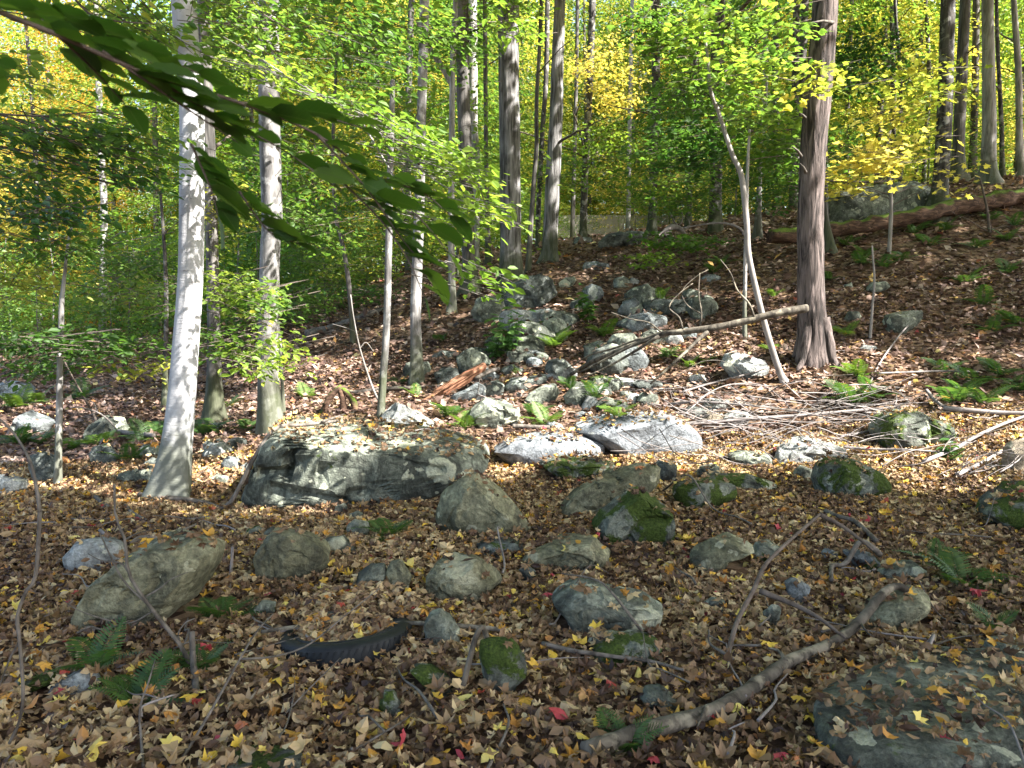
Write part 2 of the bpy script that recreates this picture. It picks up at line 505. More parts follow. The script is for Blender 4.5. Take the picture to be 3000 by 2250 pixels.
def soil_mat():
    m, nt, out = new_mat('forest_soil')
    v = texco(nt, obj=False)
    n1 = noise(nt, v, 1.3, 4); n2 = noise(nt, v, 28, 5, .7, .5)
    vo = nt.nodes.new('ShaderNodeTexVoronoi'); vo.inputs['Scale'].default_value = 14.0; nt.links.new(v, vo.inputs['Vector'])
    sp = nt.nodes.new('ShaderNodeSeparateXYZ'); nt.links.new(vo.outputs['Color'], sp.inputs[0])
    col = ramp(nt, sp.outputs[0], [(0, (.040, .024, .016)), (.4, (.10, .060, .038)), (.75, (.18, .115, .072)), (1, (.27, .19, .125))])
    col = mix(nt, .6, col, ramp(nt, n2, [(.3, (.4, .4, .4)), (.7, (1.1, 1.1, 1.1))]), 'MULTIPLY')
    bsdf(nt, out, col, .95, n2, .9, .02, .1)
    return m


M_SOIL = soil_mat()

# ------------------------------------------------------------------ ground sheet
def axis(lo, hi, fine_lo, fine_hi, step, grow):
    a = list(np.arange(fine_lo, fine_hi, step)); d = step; v = a[-1]
    while v < hi: d *= grow; v += d; a.append(v)
    d = step; v = a[0]; b = []
    while v > lo: d *= grow; v -= d; b.append(v)
    return np.array(b[::-1] + a)


gx = axis(-160, 160, -10, 13, .13, 1.12)
gy = axis(-25, 260, 1.5, 19, .12, 1.10)
GX, GY = np.meshgrid(gx, gy)
GZ = ground_z(GX, GY)
nx, ny = len(gx), len(gy)
idx = np.arange(nx * ny).reshape(ny, nx)
gq = np.stack([idx[:-1, :-1].ravel(), idx[:-1, 1:].ravel(), idx[1:, 1:].ravel(), idx[1:, :-1].ravel()], -1)
ground = link('ground', fast_mesh('ground', np.stack([GX.ravel(), GY.ravel(), GZ.ravel()], -1), gq, M_SOIL, None, True))
ground['kind'] = 'structure'
ground['label'] = 'leaf-strewn forest floor rising to a slope'

# ------------------------------------------------------------------ rocks
_ICO = {}
def ico(n):
    if n not in _ICO:
        bm = bmesh.new(); bmesh.ops.create_icosphere(bm, subdivisions=n, radius=1)
        V = np.array([v.co[:] for v in bm.verts]); F = np.array([[v.index for v in f.verts] for f in bm.faces])
        bm.free(); _ICO[n] = (V / np.linalg.norm(V, axis=1)[:, None], F)
    return _ICO[n]


def radial(poly, c, n=360):
    th = np.linspace(-np.pi, np.pi, n, endpoint=False)
    D = np.stack([np.cos(th), np.sin(th)], -1)
    best = np.zeros(n)
    for k in range(len(poly)):
        p = poly[k] - c; e = poly[(k + 1) % len(poly)] - poly[k]
        den = D[:, 0] * e[1] - D[:, 1] * e[0]
        den = np.where(abs(den) < 1e-9, 1e-9, den)
        t = (p[0] * e[1] - p[1] * e[0]) / den
        u = (p[0] * D[:, 1] - p[1] * D[:, 0]) / den
        best = np.where((t > 0) & (u >= -1e-6) & (u <= 1 + 1e-6), np.maximum(best, t), best)
    best[best == 0] = best[best > 0].mean()
    b2 = np.concatenate([best[-4:], best, best[:4]])
    best = np.convolve(b2, np.array([1, 1, 2, 3, 4, 3, 2, 1, 1]) / 18., 'same')[4:-4]
    return th, best


BVHV, BVHF, BVHN = [], [], [0]
ROCKINFO = []


def make_rock(name, label, z, mat, pts, group=None, ratio=.75, e=.72, res=None, depth=None, cracks=(), seed=None, amp=1.0, facets=14, front=.34, tag_cat=None, sink=1.0):
    poly = PX(z, pts)
    poly[:, 0] = poly[:, 0].mean() + (poly[:, 0] - poly[:, 0].mean()) * 1.05
    x0, y0 = poly.min(0); x1, y1 = poly.max(0)
    seed = seed if seed is not None else (int(x0 * 7 + y0 * 13) % 9973)
    rng = np.random.default_rng(seed)
    base = hit((x0 + x1) / 2, y1 - 2) if depth is None else pix((x0 + x1) / 2, y1, depth)
    Yb = base[1]
    W = (x1 - x0) / FPX * Yb; H = (y1 - y0) / FPX * Yb
    T = max(W * ratio, H * .55)
    fr = front * (.75 if Yb < 8 else .30)
    Yc = Yb + T * fr
    c = np.array([(x0 + x1) / 2, (y0 * .45 + y1 * .55)])
    inside = poly.mean(0); c = .5 * c + .5 * inside
    th, rr = radial(poly, c)
    if res is None:
        wpx = (x1 - x0) * .341
        res = 5 if wpx > 75 else 4 if wpx > 26 else 3
    U, F = ico(res)
    u = U.copy()
    # cleave flats off the unit shape
    for k in range(facets):
        n = rng.normal(size=3); n[1] -= .8; n /= np.linalg.norm(n)
        h = rng.uniform(.62, .90)
        d = u @ n - h
        u = u - np.where(d > 0, d * .98, 0)[:, None] * n
    q = U * 1.9 + rng.uniform(-40, 40, 3)
    dsp = .055 * fbm(q, seed, 3) + .035 * fbm(q * 3.1, seed + 5, 3) - .05 * np.maximum(0, .22 - np.abs(fbm(q * 1.3, seed + 21, 3))) / .22
    if res >= 4: dsp = dsp + .020 * fbm(q * 9, seed + 9, 3)
    # bedding: thin steps along a tilted direction
    bd = np.array([rng.normal() * .35, rng.normal() * .3, 1.0]); bd /= np.linalg.norm(bd)
    ph = (u @ bd) * rng.uniform(4, 8) + 1.2 * fbm(q * .8, seed + 3, 2)
    dsp = dsp + .016 * (np.abs((ph % 1) - .5) * 2 - .5)
    u = u * (1 + amp * dsp)[:, None]
    m = np.hypot(u[:, 0], u[:, 2]); ang = np.arctan2(-u[:, 2], u[:, 0])          # image y runs down
    nb_ = 40; bi = ((ang + np.pi) / (2 * np.pi) * nb_).astype(int) % nb_
    mx = np.zeros(nb_); np.maximum.at(mx, bi, m); mx = np.maximum(mx, .4)
    mx = (np.roll(mx, 1) + 2 * mx + np.roll(mx, -1)) / 4
    m = m / np.interp(ang, (np.arange(nb_) + .5) / nb_ * 2 * np.pi - np.pi, mx, period=2 * np.pi)
    R_ = np.interp(ang, th, rr, period=2 * np.pi)
    pm = np.sign(m) * np.minimum(m, 1.2) ** e
    PXv = c[0] + R_ * pm * np.cos(ang); PYv = c[1] + R_ * pm * np.sin(ang)
    P = pix(PXv, PYv, Yc)
    low = PYv > c[1]
    P[:, 2] -= np.where(low, (PYv - c[1]) / max(1, y1 - c[1]), 0) ** 2 * (.10 * H + .05)
    dy = np.sign(u[:, 1]) * np.abs(u[:, 1]) ** e * T * .5
    P[:, 1] += dy
    # the top leans away from the viewer
    cracks = list(cracks)
    if res >= 4 and mat != 'smooth' and facets > 4:
        for _ in range(2 if res == 4 else 3):
            t_ = rng.uniform(-.7, .7); cx_ = c[0] + rng.uniform(-.3, .3) * (x1 - x0); cy_ = c[1] + rng.uniform(-.3, .3) * (y1 - y0)
            if rng.uniform() < .35: t_ += 1.3
            l_ = (x1 - x0) * rng.uniform(.25, .5); k_ = ZO[z][2]; ox_, oy_ = ZO[z][:2]
            pl = [(cx_ + l_ * f_ * math.cos(t_) + rng.normal(0, .04) * l_, cy_ + l_ * f_ * math.sin(t_) + rng.normal(0, .07) * l_) for f_ in (-.5, -.2, .1, .5)]
            cracks.append((['p'] + pl, max(2.2, (x1 - x0) * .010), W * .035))
    for line, wpx_, dep in cracks:
        L = PX(z if len(line) and not isinstance(line[0], str) else line[0], [p for p in line if not isinstance(p, str)])
        dm = np.full(len(P), 1e9)
        for a, b in zip(L[:-1], L[1:]):
            ab = b - a; t = np.clip(((PXv - a[0]) * ab[0] + (PYv - a[1]) * ab[1]) / (ab @ ab), 0, 1)
            dm = np.minimum(dm, np.hypot(PXv - a[0] - t * ab[0], PYv - a[1] - t * ab[1]))
        P[:, 1] += np.where(u[:, 1] < .2, dep * np.exp(-(dm / wpx_) ** 2), 0)
    P[:, 2] -= sink * (.02 + .04 * H) - (.05 if Yb < 8.5 and sink == 1.0 else 0)
    gz = float(ground_z(P[:, 0].mean(), Yc))
    org = np.array([P[:, 0].mean(), Yc, gz])
    me = fast_mesh(name, P - org, F, ROCK[mat], None, True)
    me.set_sharp_from_angle(angle=R(25))
    o = link(name, me, loc=org)
    tag(o, label, 'rock' if name == 'flat_rock' else name, group)
    BVHV.append(P); BVHF.append(F + BVHN[0]); BVHN[0] += len(P)
    ROCKINFO.append((org, W, T, H))
    return o


RK = [
 # foreground, photograph bottom half
 ('boulder', 'olive boulder with a bright pale crest and leaves caught on top', 7, 'olive', [(335,450),(380,360),(440,290),(520,240),(560,190),(640,140),(730,105),(850,130),(940,165),(915,240),(870,310),(830,380),(740,425),(640,470),(500,500),(380,480)], dict(ratio=.62, cracks=[([(470,490),(480,420),(520,400)], 8, .05), ([(620,330),(690,340),(760,250)], 6, .03)])),
 ('rock', 'white-streaked low rock tucked behind the left shoulder of the olive boulder', 7, 'pale', [(280,205),(330,140),(430,125),(520,145),(545,200),(480,250),(380,258),(310,240)], {}),
 ('boulder', 'rounded green-grey boulder standing alone below the huge lichened boulder', 7, 'olive', [(1095,205),(1120,150),(1185,88),(1290,95),(1400,150),(1425,200),(1410,250),(1340,290),(1230,302),(1140,285)], {}),
 ('stone', 'flat grey stone poking out behind the rounded green-grey boulder', 7, 'lich', [(1395,150),(1420,120),(1480,120),(1540,180),(1480,197),(1420,185)], {}),
 ('stone', 'tilted twin stone, the larger half of the split pair', 7, 'lich', [(1520,345),(1540,290),(1600,245),(1660,240),(1670,290),(1640,340),(1560,372)], {}),
 ('stone', 'upright twin stone, the narrower half of the split pair', 7, 'olive', [(1665,280),(1690,230),(1730,220),(1780,280),(1762,350),(1705,367)], {}),
 ('boulder', 'smooth domed green-grey rock with orange leaves along its foot', 7, 'olive', [(1840,375),(1850,280),(1890,230),(1960,200),(2060,215),(2140,280),(2170,325),(2090,365),(1960,395)], {}),
 ('stone', 'small pointed lichen stone crossed by the long thin fallen branch', 7, 'lich', [(1835,500),(1860,460),(1900,445),(1950,480),(1985,530),(1980,585),(1850,585)], {}),
 ('stone', 'small flat grey stone beside the fern and olive boulder', 7, 'lich', [(1080,455),(1130,405),(1190,410),(1192,445),(1110,472)], {}),
 ('stone', 'low grey stone half covered by leaves above the tyre', 7, 'lich', [(1310,495),(1350,450),(1470,450),(1500,490),(1450,512),(1340,512)], {}),
 ('stone', 'bluish pointed stone sticking up in the fern on the lower left', 7, 'blue', [(230,775),(300,730),(370,695),(430,770),(400,805),(290,805)], {}),
 ('stone', 'dark mossy stone lying against the end of the tyre', 7, 'moss', [(1770,695),(1850,690),(1930,740),(1985,795),(1900,808),(1840,760)], {}),
 ('stone', 'small mossy stone just below the tyre', 7, 'moss', [(1640,865),(1665,800),(1700,800),(1740,875),(1680,897)], {}),
 ('rock', 'squat rock with mossy shoulder and chalky face near the forked stick', 'p', 'moss', [(1407,1895),(1440,1885),(1500,1890),(1535,1930),(1540,1980),(1480,2035),(1425,2042),(1405,1950)], {}),
 ('rock', 'low mossy stone left of the bluish pointed stone', 7, 'moss', [(60,760),(110,735),(230,728),(235,755),(120,785)], {}),
 ('rock', 'striped green rock with wavy bedding layers', 8, 'olive', [(35,220),(80,180),(160,150),(240,125),(350,120),(420,180),(415,228),(360,262),(240,258),(130,238)], dict(cracks=[([(130,200),(230,170),(330,220)], 4, .03), ([(190,160),(300,175),(390,240)], 4, .03)])),
 ('rock', 'wedge of dark slate lying flush beside the striped green rock', 8, 'dark', [(-160,-40+200),(-90,135),(10,140),(60,160),(-40,190),(-140,195)], {}),
 ('boulder', 'boulder with pale lichen crown and black mossy underside', 8, 'moss', [(355,75),(390,10),(450,-40),(550,-95),(690,10),(700,90),(640,132),(560,152),(440,132),(380,112)], dict(cracks=[([(470,110),(560,20),(690,20)], 9, .05)])),
 ('rock', 'pale olive rock with a leaf-filled hollow in its face', 8, 'olive', [(775,205),(800,160),(870,125),(950,115),(1030,150),(1020,182),(930,205),(860,272),(800,268)], {}),
 ('stone', 'small rounded stone right beside the leaning dead stick', 8, 'lich', [(1035,200),(1060,150),(1110,140),(1160,170),(1130,202),(1080,217)], {}),
 ('boulder', 'broad layered rock with moss on its back and a sun fleck below', 8, 'lich', [(175,405),(210,360),(270,330),(340,330),(440,360),(580,385),(650,430),(620,492),(500,505),(330,522),(260,545),(230,475)], dict(ratio=.6, cracks=[([(250,430),(400,400),(560,420)], 4, .03), ([(300,480),(450,450),(600,460)], 4, .03)])),
 ('rock', 'white-topped mossy rock below the layered rock', 8, 'moss', [(330,625),(350,580),(440,560),(540,560),(640,590),(640,640),(560,662),(400,662)], {}),
 ('stone', 'low slaty stone among curled leaves below the forked stick', 8, 'lich', [(555,835),(580,790),(640,780),(690,820),(740,875),(680,872),(580,848)], {}),
 ('stone', 'flat stone with dark mossy side below the fern on the lower right', 8, 'lich', [(1590,280),(1650,245),(1740,235),(1785,270),(1770,302),(1680,314),(1620,308)], {}),
 ('rock', 'long yellowish rock lying just above the thick fallen limb', 8, 'olive', [(1490,495),(1560,420),(1640,370),(1740,345),(1800,370),(1790,420),(1700,480),(1560,515)], {}),
 ('stone', 'squarish stone leaning on the long yellowish rock', 8, 'olive', [(1620,475),(1650,420),(1710,415),(1765,462),(1720,505)], {}),
 ('rock', 'grey rock cut by the frame edge at lower right', 8, 'lich', [(2050,645),(2080,580),(2140,570),(2212,580),(2280,610),(2270,660),(2110,668)], {}),
 ('stone', 'small whitish stone left of the leaning dead stick', 8, 'lich', [(830,420),(870,390),(915,400),(912,442),(860,445)], {}),
 ('stone', 'small grey stone between the dead stick and the thick fallen limb', 8, 'lich', [(1085,460),(1120,420),(1160,430),(1155,475),(1110,492)], {}),
 ('stone', 'thin upright stone behind the branch fork of the dead stick', 8, 'blue', [(1185,325),(1230,303),(1285,340),(1272,405),(1200,395)], {}),
 ('stone', 'dark little stone under the striped green rock', 8, 'dark', [(25,262),(80,260),(112,290),(60,305)], {}),
 ('stone', 'thin slate chip in the litter near the fern on the lower right', 8, 'blue', [(1335,190),(1370,175),(1405,190),(1400,208),(1350,208)], {}),
 ('stone', 'pale slate shard lying on brown leaves beside a broken stick', 8, 'blue', [(1440,190),(1500,180),(1565,205),(1590,250),(1540,262),(1480,240)], {}),
 ('rock', 'mossy rock at the frame edge above the ferny ground', 8, 'moss', [(2050,15),(2120,-30),(2212,-60),(2290,-50),(2300,90),(2212,100),(2120,62)], {}),
 # middle belt
 ('boulder', 'pyramid-shaped olive boulder in front of the huge lichened boulder', 'd', 'olive', [(943,1115),(955,1070),(990,1035),(1030,1018),(1060,1048),(1110,1088),(1148,1130),(1100,1152),(1000,1157),(955,1138)], dict(ratio=.8, res=5, cracks=[(['b', (2040,960),(2100,1040),(2160,1100)], 4, .03), (['b', (1760,900),(1720,1010),(1800,1090)], 5, .03)])),
 ('boulder', 'long slanting boulder with cracked olive back', 'd', 'olive', [(1208,1102),(1250,1060),(1310,1025),(1380,998),(1420,1008),(1418,1045),(1380,1082),(1300,1102),(1230,1118)], dict(ratio=.5, res=5, cracks=[(['c', (780,880),(840,900),(940,920)], 5, .04)])),
 ('stone', 'angular slate block at the top end of the slanting boulder', 'd', 'dark', [(1395,1022),(1425,1000),(1465,1012),(1458,1040),(1418,1048)], dict(facets=14)),
 ('rock', 'flat dark mossy rock below the two white slabs', 'd', 'moss', [(1160,1012),(1210,993),(1300,998),(1335,1010),(1290,1036),(1200,1032)], {}),
 ('flat_rock', 'sun-bleached rock slab speckled with leaves beside a fern', 'd', 'smooth', [(1065,972),(1100,950),(1180,935),(1260,945),(1305,965),(1302,995),(1230,1002),(1110,998)], dict(res=5, ratio=.6, amp=.5, facets=4, sink=-.3)),
 ('flat_rock', 'large smooth white slab glaring in full sun', 'd', 'smooth', [(1235,928),(1290,905),(1370,893),(1440,895),(1490,925),(1502,945),(1492,975),(1420,983),(1340,978),(1290,955)], dict(res=5, ratio=.7, amp=.3, facets=2, sink=-.5)),
 ('rock', 'pale sunlit pointed rock just behind the huge lichened boulder', 5, 'pale', [(215,1080),(290,985),(360,925),(430,945),(500,1000),(600,1060),(618,1110),(500,1115),(380,1100)], dict(ratio=.5)),
 ('rock', 'cracked dark grey rock below the split red log', 5, 'lich', [(825,1015),(860,950),(930,900),(1030,910),(1120,960),(1165,1025),(1060,1065),(960,1105),(880,1095)], dict(cracks=[([(1030,920),(1070,1000),(1120,1040)], 6, .05)])),
 ('rock', 'square-topped rock standing behind the split red log', 5, 'lich', [(745,640),(790,600),(845,570),(930,620),(970,680),(900,720),(800,775),(765,720)], {}),
 ('rock', 'dark rock wedged under the square-topped rock', 5, 'dark', [(600,745),(660,705),(750,710),(765,770),(700,825),(630,815)], {}),
 ('rock', 'bluish rock right under the middle of the split red log', 5, 'blue', [(700,895),(780,860),(880,800),(935,830),(930,905),(820,925),(720,935)], {}),
 ('stone', 'small grey stone at the upper end of the split red log', 5, 'lich', [(960,825),(1010,780),(1055,820),(1040,855),(980,855)], {}),
 ('rock', 'pale rock hugging the foot of the slim grey trunk', 5, 'lich', [(395,725),(420,680),(470,668),(560,670),(582,720),(560,765),(420,785)], {}),
 ('rock', 'dark overhanging ledge rock with a black gap beneath', 5, 'dark', [(1060,835),(1100,780),(1200,770),(1320,750),(1335,795),(1250,835),(1170,875),(1080,865)], {}),
 ('rock', 'bright angular block perched on the ledge rock', 5, 'pale', [(1320,775),(1370,690),(1440,680),(1520,720),(1535,765),(1440,795),(1370,795)], dict(facets=14)),
 ('rock', 'streaked wedge rock in front of the ledge', 5, 'lich', [(1185,925),(1220,870),(1310,820),(1390,810),(1412,880),(1380,945),(1260,955)], dict(facets=13)),
 ('rock', 'greenish block next to the streaked wedge rock', 5, 'lich', [(1440,895),(1500,830),(1590,830),(1612,890),(1560,965),(1470,965)], {}),
 ('stone', 'white rounded stone above the ferns in the rock jumble', 5, 'pale', [(1605,875),(1640,815),(1700,815),(1742,880),(1680,915),(1620,905)], {}),
 ('stone', 'chalky little stone at the foot of the greenish block', 5, 'pale', [(1550,975),(1600,890),(1650,900),(1672,955),(1600,995)], {}),
 ('rock', 'dark low rock under the brushwood by the ferns', 5, 'moss', [(1660,965),(1720,910),(1830,920),(1895,985),(1780,1015),(1700,1005)], {}),
 ('stone', 'flat sunlit stone beneath the propped dead trunk', 5, 'pale', [(1745,815),(1800,775),(1900,780),(1955,825),(1850,845)], {}),
 ('stone', 'small pale stone under crossed brush sticks', 5, 'lich', [(1900,915),(1960,870),(2040,880),(2055,935),(1960,965)], {}),
 ('rock', 'split ledge rock with a brightly lit face halfway up the slope', 5, 'pale', [(1025,405),(1040,350),(1120,330),(1220,340),(1330,325),(1410,350),(1455,445),(1350,465),(1250,440),(1120,455),(1050,445)], dict(ratio=.55, cracks=[([(1215,350),(1260,400),(1240,440)], 8, .10)])),
 ('boulder', 'dark boulder against the foot of the thick ridged trunk', 5, 'dark', [(1055,255),(1100,170),(1200,120),(1290,100),(1360,130),(1395,235),(1300,295),(1200,325),(1060,335)], dict(cracks=[([(1080,240),(1180,230),(1240,280)], 7, .08)])),
 ('rock', 'grey rock stacked between the dark boulder and the lit ledge', 5, 'lich', [(1035,335),(1080,270),(1170,260),(1240,290),(1235,335),(1120,345)], {}),
 ('rock', 'blue-grey rock standing upright on the slope', 5, 'blue', [(1545,295),(1570,210),(1620,165),(1680,190),(1702,240),(1640,295),(1570,315)], {}),
 ('stone', 'small rock with one lit edge up the slope', 5, 'lich', [(1405,170),(1450,130),(1510,120),(1522,150),(1480,205),(1430,200)], {}),
 ('rock', 'low flat grey stone near the crest between trunks', 5, 'blue', [(1560,75),(1575,35),(1650,25),(1750,40),(1742,85),(1620,92)], {}),
 ('rock', 'rounded blue-grey rock at the end of the long ledge', 5, 'blue', [(1790,355),(1830,280),(1900,255),(1937,300),(1930,375),(1840,395)], {}),
 ('rock', 'long dark ledge of rock across the slope above the propped trunk', 5, 'dark', [(1940,345),(1950,295),(2050,262),(2212,268),(2330,270),(2420,300),(2425,355),(2212,375),(2000,378)], dict(ratio=.35)),
 ('rock', 'shadowed cracked rock behind the leafy woodland plant', 5, 'lich', [(1120,605),(1140,510),(1240,495),(1310,540),(1312,605),(1260,655),(1160,645)], dict(cracks=[([(1150,560),(1240,550),(1300,590)], 6, .06)])),
 ('stone', 'grey stone left of the leafy woodland plant', 5, 'lich', [(925,545),(960,515),(1060,510),(1064,562),(960,575)], {}),
 ('rock', 'rock under the lower end of the propped dead trunk', 5, 'lich', [(1720,550),(1760,490),(1880,480),(1955,545),(1900,628),(1750,618)], {}),
 ('stone', 'flat shadowed stone behind the square-topped rock', 5, 'dark', [(575,645),(650,600),(740,610),(745,645),(640,665)], {}),
 ('stone', 'little flat slate under the splintered ends of the propped trunk', 5, 'blue', [(1588,645),(1640,610),(1685,632),(1640,665)], {}),
 ('stone', 'small pale stone below the long dark ledge', 5, 'pale', [(1945,395),(2000,365),(2075,412),(1990,435)], {}),
 ('stone', 'small whitish stone high on the slope in dappled light', 5, 'pale', [(1838,175),(1890,130),(1932,150),(1912,195)], {}),
 ('rock', 'square grey rock sitting alone on the brown slope right of the shaggy tree', 6, 'lich', [(1315,405),(1340,360),(1440,340),(1530,335),(1552,380),(1500,435),(1400,480),(1340,485)], dict(facets=13)),
 ('stone', 'small pale-topped stone between the shaggy tree and the square grey rock', 6, 'lich', [(1045,415),(1080,350),(1130,345),(1157,392),(1090,425)], {}),
 ('stone', 'grey stone by the thin bare stem high on the slope', 6, 'lich', [(1193,205),(1230,160),(1310,150),(1335,192),(1260,230)], {}),
 ('stone', 'tiny stone beside the shaggy tree high on the slope', 6, 'lich', [(1038,185),(1090,160),(1113,192),(1060,215)], {}),
 ('stone', 'rounded blue-grey stone up the slope behind the leaning sapling', 6, 'blue', [(118,135),(170,105),(243,122),(232,160),(150,165)], {}),
 ('rock', 'sunlit mossy-topped rock left of the leaning sapling foot', 6, 'pale', [(248,690),(290,610),(400,610),(510,660),(535,722),(470,788),(340,788),(300,740)], {}),
 ('stone', 'grey stone below the mossy-topped rock near the leaning sapling', 6, 'lich', [(280,850),(320,818),(370,820),(385,848),(330,862)], {}),
 ('rock', 'long pale rock in the sunlit leaves below the brush pile', 6, 'pale', [(588,1345),(620,1250),(700,1200),(810,1180),(930,1210),(1030,1260),(1045,1305),(960,1338),(720,1348)], dict(res=5)),
 ('boulder', 'mossy boulder under the tangle of bare branches', 6, 'moss', [(1240,1155),(1290,1060),(1380,1010),(1540,1010),(1620,1060),(1740,1100),(1775,1185),(1640,1228),(1380,1248),(1290,1215)], dict(cracks=[([(1540,1060),(1550,1140),(1560,1210)], 9, .06)])),
 ('stone', 'brownish rounded stone beneath the brush pile', 6, 'brown', [(128,1045),(170,1000),(260,1000),(275,1060),(240,1115),(170,1118)], {}),
 ('stone', 'pale stone beside the brownish one beneath the brush pile', 6, 'pale', [(258,1060),(330,1010),(430,1030),(436,1085),(320,1108)], {}),
 ('boulder', 'boulder with a big pale lichen patch and mossy foot', 6, 'moss', [(868,1455),(900,1370),(980,1335),(1120,1335),(1240,1400),(1310,1505),(1150,1548),(900,1568)], dict(res=5)),
 ('stone', 'pointed grey stone beside the boulder with the pale lichen patch', 6, 'lich', [(720,1430),(770,1375),(860,1410),(850,1450),(770,1460)], {}),
 ('boulder', 'low boulder thickly covered in dark green moss', 6, 'moss', [(-60,1560),(-40,1500),(140,1450),(330,1500),(345,1575),(200,1628),(0,1645)], dict(ratio=.55, seed=77)),
 ('rock', 'mossy slab behind the thickly mossed boulder', 6, 'moss', [(130,1450),(200,1425),(420,1430),(600,1490),(600,1525),(350,1530)], dict(ratio=.4)),
 ('stone', 'flat layered stone beside the long pale rock', 6, 'lich', [(290,1305),(400,1280),(550,1300),(575,1352),(450,1375),(320,1345)], {}),
 ('stone', 'pale stone next to an orange leaf above the mossed boulder', 6, 'lich', [(72,1435),(120,1380),(220,1370),(264,1412),(150,1458)], {}),
 ('boulder', 'mossy grey boulder cut off by the frame edge', 6, 'moss', [(1905,1690),(2000,1560),(2120,1490),(2212,1475),(2300,1500),(2320,1680),(2100,1720)], {}),
 ('rock', 'upright tan rock at the frame edge behind white branches', 6, 'brown', [(2085,1405),(2100,1260),(2140,1210),(2212,1195),(2290,1220),(2300,1420)], {}),
 ('stone', 'small flat stone lying in the hollow at the shaggy tree foot', 6, 'pale', [(803,695),(860,670),(912,692),(890,714),(810,718)], {}),
 ('stone', 'flat white stone on the slope behind the shaggy tree', 6, 'pale', [(1128,595),(1180,565),(1252,572),(1262,605),(1150,608)], {}),
 ('rock', 'low pale rock half hidden under the brush left end', 6, 'pale', [(128,950),(180,905),(300,920),(333,975),(150,988)], {}),
 # left side
 ('rock', 'slanting grey-green rock among ferns left of the white trunk', 4, 'lich', [(558,1145),(600,1060),(700,1010),(800,1030),(832,1135),(750,1175),(600,1180)], {}),
 ('rock', 'blue-tinted rock among pale ferns', 4, 'blue', [(88,1100),(130,1010),(180,985),(280,1030),(325,1065),(260,1148),(120,1148)], {}),
 ('boulder', 'big shadowed grey boulder far back at the left frame edge', 4, 'blue', [(-60,930),(-50,820),(60,795),(150,810),(235,880),(205,915),(80,928)], {}),
 ('flat_rock', 'flat slab behind the foot of the white trunk, half sunlit', 4, 'lich', [(755,1485),(780,1420),(900,1395),(1030,1400),(1050,1440),(1020,1478),(900,1486)], dict(ratio=.5)),
 ('rock', 'sunlit pale rock at the left frame edge', 4, 'pale', [(-60,1560),(-50,1440),(60,1440),(160,1470),(165,1535),(60,1566)], {}),
 ('rock', 'shadowed lichen rock right behind the thin left sapling', 4, 'dark', [(205,1300),(280,1280),(350,1310),(375,1400),(345,1486),(240,1486),(198,1385)], {}),
 ('stone', 'half-lit angular stone between the white trunk and the huge boulder', 4, 'pale', [(1305,1295),(1370,1230),(1440,1220),(1502,1282),(1430,1315),(1340,1316)], {}),
 ('stone', 'bright white stone in a sun patch by the thin left sapling', 4, 'pale', [(598,1322),(660,1298),(742,1300),(755,1335),(620,1365)], {}),
 ('stone', 'grey stone among ferns just left of the white trunk', 4, 'lich', [(888,1295),(930,1230),(1040,1250),(1062,1303),(960,1316)], {}),
 ('stone', 'thin white stone in the pink leaves beside the huge boulder', 4, 'pale', [(1535,1395),(1590,1360),(1655,1350),(1645,1395),(1580,1405)], {}),
 ('stone', 'little pointed grey stone in the sun patch beside the white trunk', 4, 'blue', [(1450,1350),(1475,1312),(1515,1345),(1500,1360)], {}),
 ('stone', 'flat stone in litter right of the white trunk foot', 4, 'lich', [(1370,1455),(1410,1432),(1480,1455),(1460,1500),(1400,1480)], {}),
 ('stone', 'grey stone touching the white trunk foot', 4, 'lich', [(1205,1505),(1220,1478),(1262,1482),(1272,1508),(1235,1515)], {}),
 ('stone', 'lichen stone in litter between the white trunk and olive boulder', 'b', 'lich', [(775,1010),(790,940),(850,920),(880,960),(860,1010)], {}),
 ('stone', 'grey stone behind the fern below the huge boulder', 'b', 'lich', [(880,1180),(890,1100),(950,1060),(1040,1080),(1060,1150),(980,1195)], {}),
 ('stone', 'flat pale stone sunk in leaves above the fern', 'b', 'lich', [(885,1060),(900,1010),(960,985),(1000,1010),(990,1050)], {}),
 ('stone', 'mossy pale stone left of the rounded green-grey boulder', 'b', 'moss', [(50,1180),(80,1130),(150,1110),(200,1140),(180,1190),(100,1200)], {}),
 ('stone', 'small triangular stone behind the rounded green-grey boulder', 'b', 'lich', [(180,1205),(220,1150),(270,1115),(330,1150),(340,1210)], {}),
 # far
 ('boulder', 'large grey-green boulder behind the mossy red log near the crest', 3, 'lich', [(945,1420),(950,1260),(1000,1230),(1150,1200),(1380,1172),(1460,1165),(1620,1220),(1700,1290),(1640,1400),(1300,1430),(1100,1430)], dict(depth=16.3, ratio=.5, res=5, facets=4, amp=.5)),
 ('rock', 'dark rounded rock on the crest in front of the far board fence', 2, 'dark', [(1650,1580),(1720,1510),(1790,1490),(1950,1490),(1985,1535),(1900,1590),(1700,1598)], {}),
 ('rock', 'small dark rock on the crest beside the far board fence', 2, 'dark', [(1495,1578),(1530,1530),(1620,1530),(1645,1575)], {}),
 ('stone', 'grey stone near the crest under low maple leaves', 'f', 'blue', [(1150,1490),(1190,1400),(1250,1390),(1290,1450),(1260,1500)], {}),
]
for name, label, z, mat, pts, kw in RK:
    make_rock(name, label, z, mat, pts, **kw)

